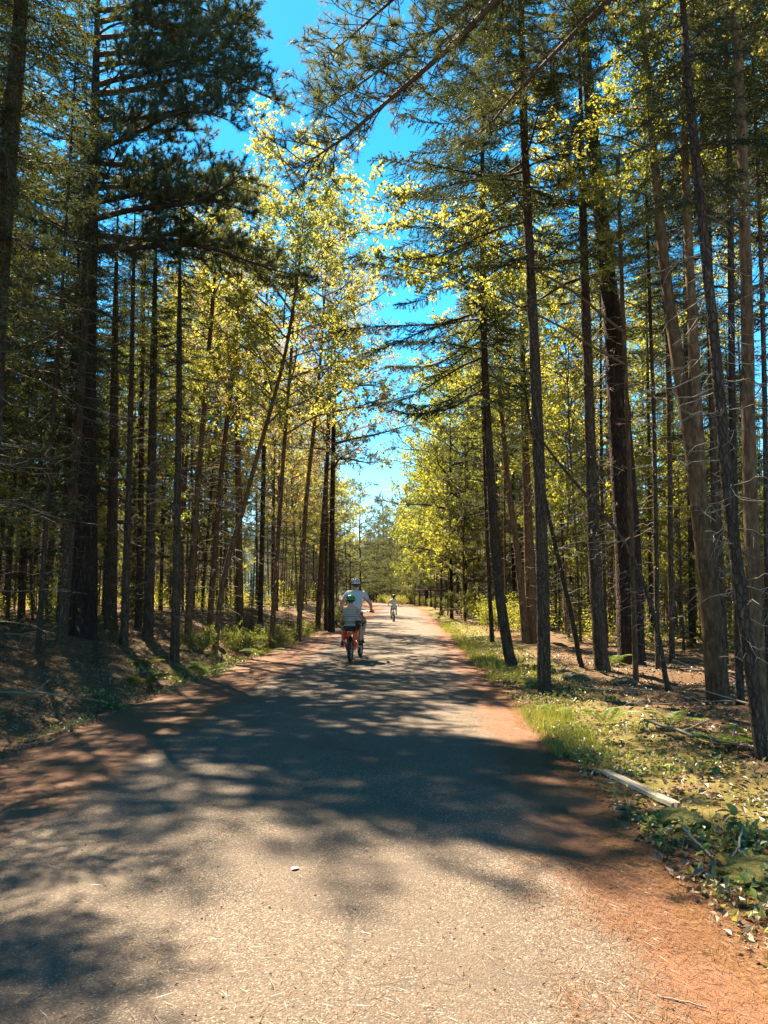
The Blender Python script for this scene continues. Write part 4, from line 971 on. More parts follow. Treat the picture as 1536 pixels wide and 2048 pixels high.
for i, (x, y, a, L, lab) in enumerate([(-5.2, 10.4, .4, 1.3, 'crooked dead bough on the brown bank behind the dark ditch'), (-6.4, 11.6, 2.6, 1.6, 'dead bough lying behind the low fern on the brown bank'), (-4.6, 17.6, .1, 1.2, 'bare bough lying among the bank ferns'),
        (4.6, 9.3, 1.9, 1.4, 'dead bough at the foot of the forked maple'), (5.2, 12.2, .6, 1.7, 'dead bough lying between the forked maple and the thick pine'), (3.9, 11.2, 2.9, 1.1, 'crooked twig on the needles behind the rooted spruce'),
        (6.3, 13.8, 2.2, 1.9, 'long dead bough in the shade behind the forked maple'), (-7.5, 15.6, 1.2, 1.8, 'long pale bough lying behind the great pine')]):
    dx, dy = math.cos(a) * L, math.sin(a) * L
    stick('fallen_branch', [(x, y, .03), (x + dx * .35, y + dy * .35, .07), (x + dx * .7 - dy * .06, y + dy * .7 + dx * .06, .06), (x + dx, y + dy, .12)], .016, lab, 'bare_wood' if i % 2 else 'deadwood',
          [[(x + dx * .35, y + dy * .35, .07), (x + dx * .5 - dy * .25, y + dy * .5 + dx * .25, .2)], [(x + dx * .7 - dy * .06, y + dy * .7 + dx * .06, .06), (x + dx * .8 + dy * .25, y + dy * .8 - dx * .25, .15)], [(x + dx * .2, y + dy * .2, .05), (x + dx * .4 + dy * .22, y + dy * .4 - dx * .22, .1)]])
# a pale leaf lying alone on the asphalt, a red one at the verge
for nm, x, y, c, s, lab in (('fallen_leaf', -.49, 4.2, (.55, .52, .36), 1.0, 'single pale leaf lying on the asphalt'), ('fallen_leaf', 1.84, 3.42, (.45, .02, .02), .5, 'tiny red leaf among the seedlings at the verge')):
    o = link(nm, LEAF[1].copy(), None, (x, y, float(surf(np.array(x), np.array(y))) + .008), (0, 0, .7), (s, s, s * .4)); o.data.materials.clear(); o.data.materials.append(plain('fallen_leaf_blade', c, .7, 0, .2)); tag(o, lab, 'leaf')

# --- shrubs
def shrub_mesh(seed, mat, R=.75, n=13, leaf=.045):
    r = np.random.default_rng(seed); b = MB()
    for i in range(n): leafy(b, r, limb_path(r, (r.normal() * .08, r.normal() * .08, 0), i * 2.4, R * (.5 + .5 * r.random()), 1.0 + .5 * r.random(), .4 * r.random()), .008, 6, leaf, 12, .45, .2, 4)
    return b.mesh('foliage', [mat, M['twig_maple']])
SHRUB = {'green': shrub_mesh(1, M['maple_green']), 'yellow': shrub_mesh(2, M['maple_yellow'])}
def shrub(x, y, s, c, label, group=None):
    root = empty('shrub', (x, y, gz(x, y) - .02), r.random() * 6.28); link('foliage', SHRUB[c], root, None, None, s)
    b = MB(); b.tube(np.array([[0, 0, -.1], [.02, .01, .25], [0, .03, .5]]) * s, [.02 * s, .015 * s, .006], 6); link('stem', b.mesh('stem', [M['twig_maple']]), root)
    tag(root, label, 'shrub', group)
for x, y, s, c, lab in [(-3.75, 20.6, .75, 'green', 'leafy shrub on the bank at the foot of the bending tan maple'), (-3.2, 22.8, .8, 'yellow', 'leafy shrub at the road edge beside the thin pale maple'),
                        (-4.5, 18.8, .7, 'green', 'dark leafy shrub behind the bank ferns'), (-3.0, 27.5, .7, 'yellow', 'yellow shrub at the road edge short of the dark trunk pair'),
                        (-2.2, 36, 1.3, 'yellow', 'bright yellow shrub beside the adult rider'), (5.0, 26.5, 1.2, 'green', 'shrub in the sun behind the tan maple clump'),
                        (4.6, 31, 1.3, 'green', 'shrub hiding the trunk feet along the far verge'), (5.4, 38, 1.5, 'green', 'shrub on the far verge nearest the riding child'),
                        (5.9, 48, 1.7, 'yellow', 'yellow shrub on the far verge beyond the riding child')]:
    shrub(x, y, s, c, lab)
for x, y, s, c in [(2.8, 118, 1.5, 'yellow'), (1.4, 127, 1.6, 'yellow'), (-.2, 136, 1.7, 'green'), (4.9, 106, 1.3, 'yellow'), (6.0, 92, 1.2, 'green'), (6.0, 74, 1.1, 'green')]:
    shrub(x, y, s, c, 'low yellow green shrub where the road bends out of sight', 'shrubs at the bend')

# ------------------------------------------------------------------ riders and bicycles
def skin(name, joints, edges, radii, subdiv=2, extra=None, mats=()):
    """grow one continuous surface round a skeleton; joints {name: xyz}, radii {name: r}"""
    keys = list(joints); idx = {k: i for i, k in enumerate(keys)}
    me = bpy.data.meshes.new(name); me.from_pydata([joints[k] for k in keys], [(idx[a], idx[c]) for a, c in edges], [])
    o = bpy.data.objects.new(name + '_skeleton', me); COL.objects.link(o)
    md = o.modifiers.new('skin', 'SKIN'); md.use_smooth_shade = True
    for i, k in enumerate(keys):
        q = radii.get(k, .05); q = q if isinstance(q, tuple) else (q, q); me.skin_vertices[0].data[i].radius = q
        me.skin_vertices[0].data[i].use_root = (i == 0)
    if subdiv: sm = o.modifiers.new('sub', 'SUBSURF'); sm.levels = subdiv; sm.render_levels = subdiv
    dg = bpy.context.evaluated_depsgraph_get(); out = bpy.data.meshes.new_from_object(o.evaluated_get(dg)); out.name = name
    bpy.data.objects.remove(o, do_unlink=True)
    if extra is not None:       # fingers and the like, rooted inside the palm, joined to the same mesh
        n0 = len(out.vertices); V = np.empty(n0 * 3); out.vertices.foreach_get('co', V)
        P = [tuple(p.vertices) for p in out.polygons]; ev = np.concatenate(extra.v); ef = [tuple(int(i) + n0 for i in f) for F in extra.f for f in F]
        m2 = bpy.data.meshes.new(name); m2.from_pydata(list(map(tuple, V.reshape(-1, 3))) + list(map(tuple, ev)), [], P + ef); out = m2
        for p in out.polygons: p.use_smooth = True
    for m in mats: out.materials.append(m)
    return out

def stripes(name, c0, c1, scale):
    m, nt, out = nodes(name); tc = N(nt, 'ShaderNodeTexCoord').outputs['Object']; sep = N(nt, 'ShaderNodeSeparateXYZ'); nt.links.new(tc, sep.inputs[0])
    f = mth(nt, 'FRACT', mth(nt, 'MULTIPLY', mth(nt, 'ADD', sep.outputs['Z'], mth(nt, 'MULTIPLY', noise(nt, tc, 6), .012)), scale)); k = mrange(nt, f, .46, .54)
    p = N(nt, 'ShaderNodeBsdfPrincipled', Roughness=.9); nt.links.new(mix(nt, k, c0, c1), p.inputs['Base Color']); nt.links.new(p.outputs[0], out.inputs['Surface']); return m
def plaid(name):
    m, nt, out = nodes(name); tc = N(nt, 'ShaderNodeTexCoord').outputs['Object']
    ch = N(nt, 'ShaderNodeTexChecker', Scale=26.0); nt.links.new(tc, ch.inputs['Vector']); ch.inputs['Color1'].default_value = (.05, .04, .034, 1); ch.inputs['Color2'].default_value = (.16, .13, .10, 1)
    p = N(nt, 'ShaderNodeBsdfPrincipled', Roughness=.9); nt.links.new(mix(nt, noise(nt, tc, 20), ch.outputs['Color'], (.09, .07, .055)), p.inputs['Base Color']); nt.links.new(p.outputs[0], out.inputs['Surface']); return m
M['skin'] = plain('skin', (.50, .27, .18), .55, 0, .1, 12)
M['shirt_grey'] = plain('grey_shirt', (.47, .46, .47), .9, 0, .1, 14, .2)
M['shirt_striped'] = stripes('striped_shirt', (.42, .36, .29), (.19, .14, .10), 27.0)
M['shirt_white'] = plain('white_shirt', (.70, .71, .76), .9, 0, .06, 14, .2)
M['shorts_plaid'] = plaid('plaid_shorts')
M['shorts_dark'] = plain('dark_shorts', (.03, .03, .035), .9, 0, .2, 14, .2)
M['shorts_grey'] = plain('grey_shorts', (.30, .31, .36), .9, 0, .1, 14, .2)
M['hair'] = plain('brown_hair', (.05, .032, .022), .7, 0, .4, 40)
M['helmet_grey'] = plain('white_grey_helmet', (.55, .53, .50), .35, 0, .08)
M['helmet_green'] = plain('green_helmet', (.01, .26, .08), .3, 0, .15)
M['helmet_dark'] = plain('dark_helmet', (.035, .03, .03), .4, 0, .2)
M['black'] = plain('black_plastic', (.012, .012, .013), .85, 0, .2)
M['rubber'] = plain('tyre_rubber', (.022, .023, .028), .75, 0, .25, 30)
M['orange'] = plain('orange_red_paint', (.62, .07, .018), .3, 0, .06)
M['steel'] = plain('bare_steel', (.55, .55, .56), .3, .9, .08)
M['red_light'] = plain('red_reflector', (.75, .02, .01), .2, 0, .05)
M['shoe_grey'] = plain('grey_shoe', (.26, .24, .22), .8, 0, .2)
M['shoe_dark'] = plain('dark_shoe', (.06, .045, .04), .8, 0, .2)
M['kid_blue'] = plain('dark_blue_paint', (.03, .05, .09), .35, 0, .1)

def mesh_part(name, parent, fn, mats):
    b = MB(); fn(b); return link(name, b.mesh(name, mats if isinstance(mats, list) else [mats]), parent)

def fingers(b, wrist, knuck, curl, side, s=1.0):
    """four fingers hooked over a bar that runs sideways, and a thumb under it; wrist -> knuck is the palm"""
    w = np.array(wrist, float); k = np.array(knuck, float); f = unit(k - w); down = np.array([0, 0, -1.0])
    for i, l in enumerate((.90, 1.0, .95, .75)):
        q = w + (k - w) * .75 + np.array([(i - 1.5) * .021 * s, 0, 0])
        P = np.array([q, q + f * .032 * s * l, q + f * .050 * s * l + down * .022 * s, q + f * .040 * s * l + down * .048 * s, q + f * .014 * s * l + down * .052 * s])
        b.tube(P, np.array([.0105, .0098, .009, .0085, .007]) * s, 7)
    q = w + (k - w) * .35 + np.array([-side * .036 * s, 0, -.004])
    P = np.array([q, q + np.array([-side * .014 * s, .02 * s, -.016 * s]), q + f * .03 * s + np.array([-side * .012 * s, .012 * s, -.04 * s])]); b.tube(P, np.array([.012, .0105, .008]) * s, 7)

def helmet(b, c, r, vents, dark):
    c = np.array(c)
    b.ellipsoid(c, (r * .86, r * 1.12, r * .86), 0, 28, 12, lambda d: 1 + .05 * np.sin(9 * np.arctan2(d[..., 0], d[..., 2] + 1e-6)) * (d[..., 2] > -.2), v0=0, v1=RAD(112))
    b.torus(c + np.array([0, 0, -.30 * r]), .0001, .0001, 1, 3, 3)
    u = np.linspace(0, 2 * np.pi, 25); rim = np.stack([np.cos(u) * r * .83, np.sin(u) * r * 1.06, np.full(25, -.34 * r)], -1) + c; b.tube(rim, .012, 6, 1, .5, True, False)
    for az, el in vents:       # oval vent openings set into the shell
        d = np.array([math.sin(az) * math.cos(el), -math.cos(az) * math.cos(el), math.sin(el)]); p = c + d * np.array([r * .86, r * 1.12, r * .86]) * 1.0
        q = Vector(d).to_track_quat('Z', 'Y').to_matrix(); b.ellipsoid(p, (r * .10, r * .27, r * .06), 1, 12, 8, None, True, np.array(q))
VENTS = [(a, e) for a in (-.9, -.3, .3, .9) for e in (.25, .85)]

def shoe_fn(ank, ang, s, mat=0):
    def fn(b):
        Mx = np.array(Matrix.Rotation(ang, 3, 'X')); o = np.array(ank)
        b.ellipsoid(o + Mx @ np.array([0, .045, -.045]) * s, np.array([.046, .125, .048]) * s, 0, 18, 10, None, True, Mx)
        b.ellipsoid(o + Mx @ np.array([0, -.01, -.015]) * s, np.array([.044, .058, .060]) * s, 0, 16, 8, None, True, Mx)
        b.box(o + Mx @ np.array([0, .045, -.085]) * s, np.array([.082, .25, .022]) * s, 1, .5, Mx)
    return fn

def rider(label, J, head, hr, s, shirt, shorts, helm, shoe, origin, rz, foot_ang=(0, 0), hair=None, sleeve=.5, fat=1.0, hair_long=False):
    """J: joint table in bicycle space; limb radii scale with s"""
    root = empty('person', origin, rz)
    R = {'pelvis': (.135 * s * fat, .115 * s), 'waist': (.13 * s * fat, .10 * s), 'chest': (.155 * s * fat, .115 * s), 'neckb': .075 * s, 'neck': .055 * s, 'chin': .07 * s, 'skull': hr * .9, 'crown': hr * .6}
    E_ = [('pelvis', 'waist'), ('waist', 'chest'), ('chest', 'neckb'), ('neckb', 'neck'), ('neck', 'chin'), ('chin', 'skull'), ('skull', 'crown')]
    for k in 'lr':
        R.update({k + 'sh': .062 * s, k + 'ua': .052 * s, k + 'el': .042 * s, k + 'fa': .038 * s, k + 'wr': .026 * s, k + 'pa': (.040 * s, .020 * s), k + 'hip': .088 * s, k + 'th': .075 * s, k + 'kn': .056 * s, k + 'ca': .055 * s, k + 'an': .036 * s, k + 'to': .034 * s})
        E_ += [('chest', k + 'sh'), (k + 'sh', k + 'ua'), (k + 'ua', k + 'el'), (k + 'el', k + 'fa'), (k + 'fa', k + 'wr'), (k + 'wr', k + 'pa'), ('pelvis', k + 'hip'), (k + 'hip', k + 'th'), (k + 'th', k + 'kn'), (k + 'kn', k + 'ca'), (k + 'ca', k + 'an'), (k + 'an', k + 'to')]
        mid = lambda a, c, t: tuple(np.array(J[a]) * (1 - t) + np.array(J[c]) * t)
        J[k + 'ua'] = mid(k + 'sh', k + 'el', .5); J[k + 'fa'] = mid(k + 'el', k + 'wr', .35); J[k + 'th'] = mid(k + 'hip', k + 'kn', .5); J[k + 'ca'] = mid(k + 'kn', k + 'an', .32)
        J[k + 'to'] = tuple(np.array(J[k + 'an']) + np.array([0, .10 * s, -.05 * s]))
    h = np.array(head); J['neck'] = tuple(h * .35 + np.array(J['neckb']) * .65 + np.array([0, 0, .01])); J['chin'] = tuple(h + np.array([0, .02, -hr * .8])); J['skull'] = tuple(h); J['crown'] = tuple(h + np.array([0, -.005, hr * .55]))
    fb = MB()
    for k, sd in (('l', -1), ('r', 1)):
        fingers(fb, J[k + 'wr'], J[k + 'pa'], 0, sd, s)
        fb.ellipsoid(h + np.array([sd * hr * .93, 0, -hr * .1]), (.012 * s, .022 * s, .034 * s), 0, 10, 8)          # ears
        fb.ellipsoid(h + np.array([sd * hr * .38, hr * .84, hr * .08]), (.014 * s, .010 * s, .009 * s), 0, 8, 6)      # eyelids
    fb.ellipsoid(h + np.array([0, hr * .98, -hr * .18]), (.014 * s, .020 * s, .022 * s), 0, 10, 8); fb.ellipsoid(h + np.array([0, hr * .88, -hr * .52]), (.024 * s, .010 * s, .007 * s), 0, 10, 6)
    keys = ['pelvis'] + [k for k in J if k != 'pelvis']
    link('body', skin('body', {k: J[k] for k in keys}, E_, R, 2, fb, [M['skin']]), root)
    # shirt: torso and short sleeves, a little wider than the body
    sh = {'pelvis': J['pelvis'], 'waist': J['waist'], 'chest': J['chest'], 'neckb': J['neckb'], 'hem': tuple(np.array(J['pelvis']) + np.array([0, -.01, -.04 * s]))}; g = 1.13
    SR = {'pelvis': (R['pelvis'][0] * 1.12, R['pelvis'][1] * 1.2), 'waist': (R['waist'][0] * 1.2, R['waist'][1] * 1.25), 'chest': (R['chest'][0] * 1.12, R['chest'][1] * 1.2), 'neckb': .082 * s, 'hem': (R['pelvis'][0] * 1.1, R['pelvis'][1] * 1.2)}
    SE = [('pelvis', 'waist'), ('waist', 'chest'), ('chest', 'neckb'), ('hem', 'pelvis')]
    for k in 'lr':
        m_ = tuple(np.array(J[k + 'sh']) * (1 - sleeve) + np.array(J[k + 'el']) * sleeve); sh[k + 'sh'] = J[k + 'sh']; sh[k + 'm'] = tuple(np.array(J[k + 'sh']) * .5 + np.array(m_) * .5); sh[k + 'e'] = m_
        SR.update({k + 'sh': .082 * s, k + 'm': .076 * s, k + 'e': .070 * s}); SE += [('chest', k + 'sh'), (k + 'sh', k + 'm'), (k + 'm', k + 'e')]
    link('shirt', skin('shirt', sh, SE, SR, 2, None, [shirt]), root)
    st = {'pelvis': tuple(np.array(J['pelvis']) + np.array([0, 0, -.01]))}; TR_ = {'pelvis': (R['pelvis'][0] * 1.08, R['pelvis'][1] * 1.1)}; TE = []
    for k in 'lr':
        for nm, t in (('a', 0.0), ('b', .45), ('c', .88)):
            st[k + nm] = tuple(np.array(J[k + 'hip']) * (1 - t) + np.array(J[k + 'kn']) * t); TR_[k + nm] = (.105 - .018 * t) * s
        TE += [('pelvis', k + 'a'), (k + 'a', k + 'b'), (k + 'b', k + 'c')]
    link('shorts', skin('shorts', st, TE, TR_, 2, None, [shorts]), root)
    for k, a in (('l', foot_ang[0]), ('r', foot_ang[1])): mesh_part('shoe', root, shoe_fn(J[k + 'an'], a, s), [shoe, M['black']])
    mesh_part('hair', root, lambda b: (b.ellipsoid(h + np.array([0, -.012, .01]), (hr * 1.0, hr * 1.02, hr * 1.0), 0, 20, 12, lambda d: np.where((d[..., 1] > .25) & (d[..., 2] < .35), .80, 1.0)),
              b.ellipsoid(h + np.array([0, -hr * .75, -hr * .9]), (hr * .45, hr * .3, hr * .9), 0, 14, 8) if hair_long else None), [M['hair']])
    if helm: mesh_part('helmet', root, lambda b: helmet(b, h + np.array([0, -.005, hr * .28]), hr * 1.22, VENTS, None), [helm, M['black']])
    tag(root, label, 'person'); return root

def wheel(parent, y, R, t, name='wheel', nsp=14):
    w = empty(name, (0, y, R), 0, parent)
    mesh_part('tyre', w, lambda b: b.torus((0, 0, 0), R - t, t, 0, 40, 10), [M['rubber']])
    mesh_part('rim', w, lambda b: (b.torus((0, 0, 0), R - 2 * t, t * .35, 0, 40, 8), b.tube(np.array([[-.05, 0, 0], [.05, 0, 0]]), .022, 10),
              b.sticks(np.array([[(-1) ** i * .02, math.cos(i * 6.283 / nsp) * .02, math.sin(i * 6.283 / nsp) * .02] for i in range(nsp)]), np.array([[0, math.cos(i * 6.283 / nsp + .15) * (R - 2 * t), math.sin(i * 6.283 / nsp + .15) * (R - 2 * t)] for i in range(nsp)]), .0015, .0015)), [M['steel']])
    return w
def tubes(lst, sides=10): return lambda b: [b.tube(np.array(p, float), r_, sides) for p, r_ in lst]

def cargo_bicycle(x, y, rz, label):
    root = empty('cargo_bicycle', (x, y, float(surf(np.array(x), np.array(y)))), rz)
    wheel(root, 0, .255, .036); wheel(root, 1.42, .255, .034)
    mesh_part('frame', root, tubes([([(0, .68, .30), (0, .60, .62), (0, .57, .80)], .020), ([(0, .68, .30), (0, 1.05, .50), (0, 1.24, .72)], .026), ([(0, .60, .60), (0, .95, .62), (0, 1.23, .68)], .018),
              ([(0, 1.25, .64), (0, 1.21, .86)], .022)] + [([(sx * .055, 0, .255), (sx * .06, .35, .27), (sx * .03, .68, .30)], .014) for sx in (-1, 1)] + [([(sx * .055, 0, .255), (sx * .07, .05, .50), (sx * .08, .30, .63), (sx * .02, .60, .64)], .014) for sx in (-1, 1)]), M['orange'])
    mesh_part('fork', root, tubes([([(sx * .055, 1.42, .255), (sx * .055, 1.35, .50), (sx * .02, 1.28, .60)], .013) for sx in (-1, 1)] + [([(0, 1.27, .58), (0, 1.24, .70)], .018)]), M['black'])
    mesh_part('rear_rack', root, tubes([([(sx * .085, -.33, .66), (sx * .09, .0, .66), (sx * .09, .45, .66)], .012) for sx in (-1, 1)] + [([(-.085, yy, .66), (.085, yy, .66)], .009) for yy in (-.33, -.1, .15, .4)] +
              [([(sx * .075, -.04, .26), (sx * .095, -.16, .48), (sx * .10, -.26, .66)], .014) for sx in (-1, 1)] + [([(sx * .075, .02, .26), (sx * .10, .12, .66)], .014) for sx in (-1, 1)]), M['orange'])
    mesh_part('fender', root, lambda b: b.tube(np.array([[0, .285 * math.cos(a), .255 + .285 * math.sin(a)] for a in np.linspace(.5, 3.3, 16)]), .022, 8), M['black'])
    mesh_part('seat_pad', root, lambda b: b.ellipsoid((0, .03, .715), (.13, .36, .055), 0, 20, 10, lambda d: 1 / np.maximum(.72, np.abs(d).max(-1)) * .8), M['black'])
    mesh_part('passenger_rail', root, tubes([([(.10, .42, .86), (.22, .36, .87), (.32, .20, .88), (.35, -.05, .88), (.31, -.28, .88), (.16, -.37, .88), (0, -.38, .88), (-.16, -.37, .88), (-.31, -.28, .88), (-.35, -.05, .88), (-.32, .2, .88), (-.22, .36, .87), (-.10, .42, .86)], .013)] +
              [([(sx * .34, -.10, .88), (sx * .22, -.13, .76), (sx * .09, -.15, .66)], .012) for sx in (-1, 1)] + [([(sx * .31, .22, .88), (sx * .2, .25, .76), (sx * .09, .28, .66)], .012) for sx in (-1, 1)]), M['black'])
    for sx in (-1, 1):
        mesh_part('side_panel', root, lambda b: (b.box((sx * .125, -.05, .56), (.025, .40, .16)), b.box((sx * .145, -.03, .335), (.10, .46, .018)), b.tube(np.array([[sx * .09, -.16, .48], [sx * .14, -.14, .34]]), .010, 8)), M['orange'])
    mesh_part('tail_light', root, lambda b: b.ellipsoid((0, -.35, .585), (.052, .025, .030), 0, 16, 8), M['red_light'])
    mesh_part('saddle', root, lambda b: (b.ellipsoid((0, .55, .885), (.085, .13, .035), 0, 18, 8), b.ellipsoid((0, .70, .885), (.028, .12, .028), 0, 14, 8), b.tube(np.array([[0, .57, .78], [0, .56, .87]]), .014, 8)), M['black'])
    mesh_part('handlebar', root, tubes([([(-.36, .98, 1.06), (-.22, 1.08, 1.08), (0, 1.18, 1.06), (.22, 1.08, 1.08), (.36, .98, 1.06)], .012), ([(0, 1.21, .84), (0, 1.18, 1.06)], .016)]), M['steel'])
    for sx in (-1, 1): mesh_part('grip', root, tubes([([(sx * .29, 1.03, 1.07), (sx * .39, .96, 1.058)], .019)]), M['black'])
    mesh_part('crank', root, lambda b: (b.torus((.06, .68, .30), .075, .006, 0, 24, 6), b.tube(np.array([[-.09, .68, .30], [.09, .68, .30]]), .016, 8), b.tube(np.array([[.10, .68, .30], [.11, .56, .40]]), .012, 6), b.tube(np.array([[-.10, .68, .30], [-.11, .80, .20]]), .012, 6)), M['steel'])
    for sx, yy, zz in ((1, .56, .40), (-1, .80, .20)): mesh_part('pedal', root, lambda b: b.box((sx * .165, yy, zz), (.10, .085, .025)), M['black'])
    tag(root, label, 'bicycle'); return root

BX, BY, BR = -.73, 16.7, RAD(-7)
cargo_bicycle(BX, BY, BR, 'orange cargo bicycle with black passenger rail carrying an adult and a child')
BZ = float(surf(np.array(BX), np.array(BY)))
rider('adult on the cargo bicycle in grey shirt, plaid shorts and pale helmet',
      {'pelvis': (0, .56, .99), 'waist': (0, .58, 1.15), 'chest': (0, .64, 1.38), 'neckb': (0, .67, 1.54), 'lsh': (-.175, .66, 1.475), 'rsh': (.175, .66, 1.475), 'lel': (-.335, .74, 1.25), 'rel': (.335, .74, 1.25),
       'lwr': (-.335, .925, 1.10), 'rwr': (.335, .925, 1.10), 'lpa': (-.335, 1.0, 1.095), 'rpa': (.335, 1.0, 1.095), 'lhip': (-.09, .58, .95), 'rhip': (.09, .58, .95),
       'lkn': (-.17, .93, .70), 'rkn': (.17, .93, .82), 'lan': (-.165, .79, .31), 'ran': (.165, .57, .51)}, (0, .70, 1.70), .098, 1.0,
      M['shirt_grey'], M['shorts_plaid'], M['helmet_grey'], M['shoe_grey'], (BX, BY, BZ), BR, (RAD(-8), RAD(-14)), sleeve=.62, fat=1.08)
rider('child passenger in striped shirt and green helmet behind the adult',
      {'pelvis': (0, -.04, .86), 'waist': (0, -.03, .97), 'chest': (0, .0, 1.11), 'neckb': (0, .02, 1.22), 'lsh': (-.125, .02, 1.17), 'rsh': (.125, .02, 1.17), 'lel': (-.185, .10, 1.0), 'rel': (.185, .10, 1.0),
       'lwr': (-.225, .265, .905), 'rwr': (.225, .265, .905), 'lpa': (-.235, .32, .90), 'rpa': (.235, .32, .90), 'lhip': (-.075, .0, .82), 'rhip': (.075, .0, .82),
       'lkn': (-.19, .22, .75), 'rkn': (.19, .22, .75), 'lan': (-.20, .14, .43), 'ran': (.20, .14, .43)}, (0, .03, 1.345), .088, .74,
      M['shirt_striped'], M['shorts_dark'], M['helmet_green'], M['shoe_dark'], (BX, BY, BZ), BR, (RAD(-10), RAD(-10)), sleeve=.6, fat=1.2)

def child_bicycle(x, y, rz, label):
    root = empty('bicycle', (x, y, float(surf(np.array(x), np.array(y)))), rz)
    wheel(root, 0, .27, .026); wheel(root, .90, .27, .026)
    mesh_part('frame', root, tubes([([(0, .38, .28), (0, .30, .62)], .016), ([(0, .38, .28), (0, .74, .62)], .018), ([(0, .31, .56), (0, .73, .68)], .015), ([(0, .75, .58), (0, .71, .76)], .017)] + [([(sx * .05, 0, .27), (sx * .03, .38, .28)], .010) for sx in (-1, 1)] + [([(sx * .05, 0, .27), (sx * .02, .31, .56)], .010) for sx in (-1, 1)]), M['kid_blue'])
    mesh_part('fork', root, tubes([([(sx * .05, .90, .27), (sx * .05, .80, .52), (0, .75, .58)], .011) for sx in (-1, 1)]), M['black'])
    mesh_part('saddle', root, lambda b: (b.ellipsoid((0, .28, .70), (.07, .11, .03), 0, 16, 8), b.ellipsoid((0, .40, .70), (.022, .09, .022), 0, 12, 8), b.tube(np.array([[0, .30, .60], [0, .29, .69]]), .012, 8)), M['black'])
    mesh_part('handlebar', root, tubes([([(-.30, .62, .86), (-.15, .68, .87), (0, .70, .85), (.15, .68, .87), (.30, .62, .86)], .011), ([(0, .72, .74), (0, .70, .85)], .014)]), M['black'])
    mesh_part('crank', root, lambda b: (b.torus((.05, .38, .28), .06, .005, 0, 20, 6), b.tube(np.array([[-.08, .38, .28], [.08, .38, .28]]), .014, 8), b.tube(np.array([[.085, .38, .28], [.09, .30, .38]]), .010, 6), b.tube(np.array([[-.085, .38, .28], [-.09, .46, .18]]), .010, 6)), M['steel'])
    for sx, yy, zz in ((1, .30, .38), (-1, .46, .18)): mesh_part('pedal', root, lambda b: b.box((sx * .135, yy, zz), (.08, .07, .02)), M['black'])
    tag(root, label, 'bicycle')
KX, KY, KR = .55, 41.5, RAD(3); KZ = float(surf(np.array(KX), np.array(KY)))
child_bicycle(KX, KY, KR, 'small dark bicycle ridden ahead in the sunny stretch of road')
rider('child in white shirt riding the small bicycle far ahead',
      {'pelvis': (0, .27, .80), 'waist': (0, .28, .93), 'chest': (0, .32, 1.10), 'neckb': (0, .34, 1.22), 'lsh': (-.14, .34, 1.17), 'rsh': (.14, .34, 1.17), 'lel': (-.27, .42, 1.02), 'rel': (.25, .42, 1.0),
       'lwr': (-.28, .56, .90), 'rwr': (.28, .56, .90), 'lpa': (-.28, .62, .895), 'rpa': (.28, .62, .895), 'lhip': (-.08, .29, .77), 'rhip': (.08, .29, .77),
       'lkn': (-.14, .53, .58), 'rkn': (.14, .52, .70), 'lan': (-.13, .44, .27), 'ran': (.13, .29, .47)}, (0, .36, 1.36), .09, .80,
      M['shirt_white'], M['shorts_grey'], M['helmet_dark'], M['shoe_dark'], (KX, KY, KZ), KR, (RAD(-8), RAD(-14)), sleeve=.5, fat=1.0, hair_long=True)

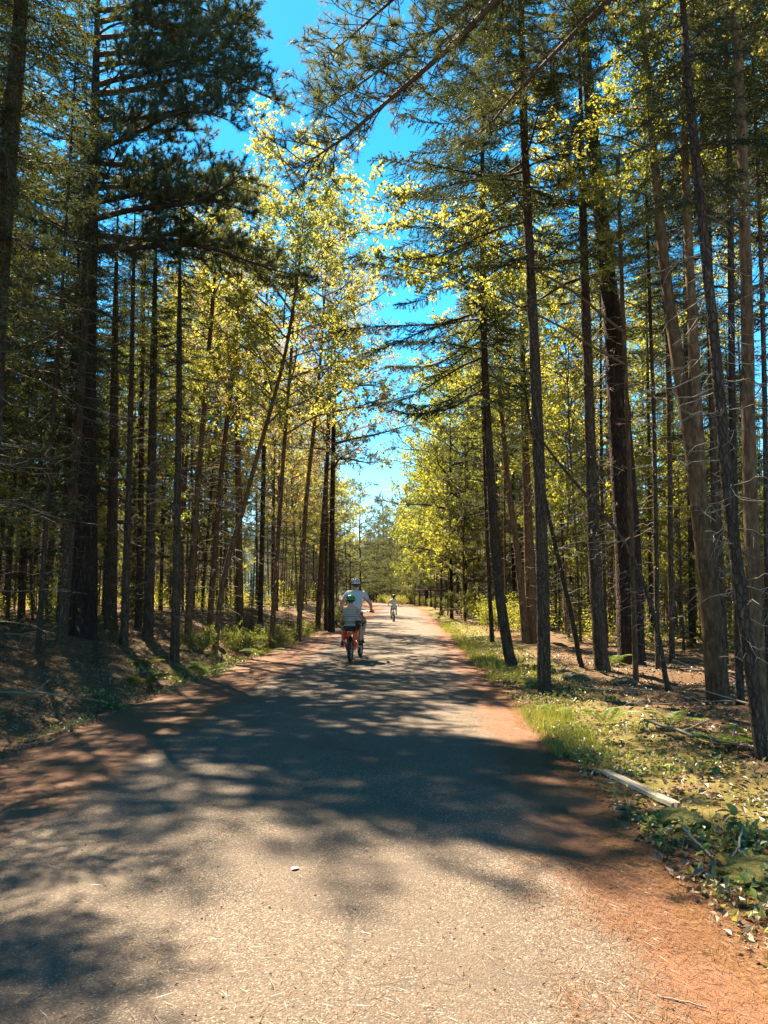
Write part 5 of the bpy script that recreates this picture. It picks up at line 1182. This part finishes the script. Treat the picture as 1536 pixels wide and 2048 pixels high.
# ------------------------------------------------------------------ each tree of the wood is told apart by the near thing it stands behind
ANCHOR = [(-4.75, 9, 'the dark trunk at the picture edge'), (-6.5, 15.5, 'the crossing grey stem'), (-6.66, 17, 'the massive white pine'), (-6.95, 19.5, 'the stout spruce by the white pine'), (-5.91, 17.5, 'the second trunk past the white pine'),
          (-5.68, 18.5, 'the thickest spruce of the close row'), (-4.47, 16.5, 'the dark spruce at the ferns'), (-5.13, 20, 'the leaning thin maple'), (-4.19, 19, 'the foot of the bending tan maple'), (-5.0, 31, 'the straight dark spruce pole'),
          (-3.24, 22, 'the thin pale maple'), (-2.79, 25, 'the road edge maple nearest the bicycle'), (-2.13, 31, 'the pair of dark trunks'), (-.73, 16.7, 'the adult rider'), (.55, 41.5, 'the riding child'), (3.2, 45, 'the open verge past the child'),
          (2.55, 16.3, 'the spruce with the swept foot'), (4.25, 23, 'the tan maple clump'), (2.43, 11.7, 'the spruce with spreading roots'), (4.16, 14.7, 'the spruce with the flared foot'), (5.23, 16.3, 'the thick black barked pine'),
          (6.1, 16.0, 'the two spindly spruces'), (4.46, 10.3, 'the forked maple'), (4.49, 9.8, 'the stem squeezed beside the forked maple'), (3.88, 8, 'the tan maple at the picture edge')]
ORD = 'nearest second third fourth fifth sixth seventh eighth ninth tenth eleventh twelfth thirteenth fourteenth fifteenth sixteenth seventeenth eighteenth nineteenth twentieth'.split()
WHAT = {'spruce': 'slender spruce', 'pine': 'green pine', 'maple': 'leafy maple', 'sapling': 'low young spruce', 'shrub': 'low shrub'}
buckets = {}
for o in COL.objects:
    if o.parent is None and o.get('group') and o.get('category') in WHAT:
        x, y = o.location.x, o.location.y
        if y < 3: continue
        br = x / y
        if abs(br) > .56: continue
        i = min(range(len(ANCHOR)), key=lambda k: abs(ANCHOR[k][0] / ANCHOR[k][1] - br) + (9 if ANCHOR[k][1] > y else 0))
        w = WHAT[o['category']]
        if o['category'] == 'maple':
            w = 'thin young maple' if 'young' in o['group'] else ('russet maple' if 'russet' in o['group'] else 'leafy maple')
        buckets.setdefault((w, i), []).append(o)
for (w, i), lst in buckets.items():
    lst.sort(key=lambda o: o.location.y)
    for k, o in enumerate(lst):
        far = ' farther down the road' if o.location.y > 60 else ''
        if len((ANCHOR[i][2] + ' ' + w).split()) > 7: far = ''
        o['label'] = (ORD[k] if k < 20 else 'more distant') + ' ' + w + ' in line behind ' + ANCHOR[i][2] + far if len(lst) > 1 else 'only ' + w + ' in line behind ' + ANCHOR[i][2] + far
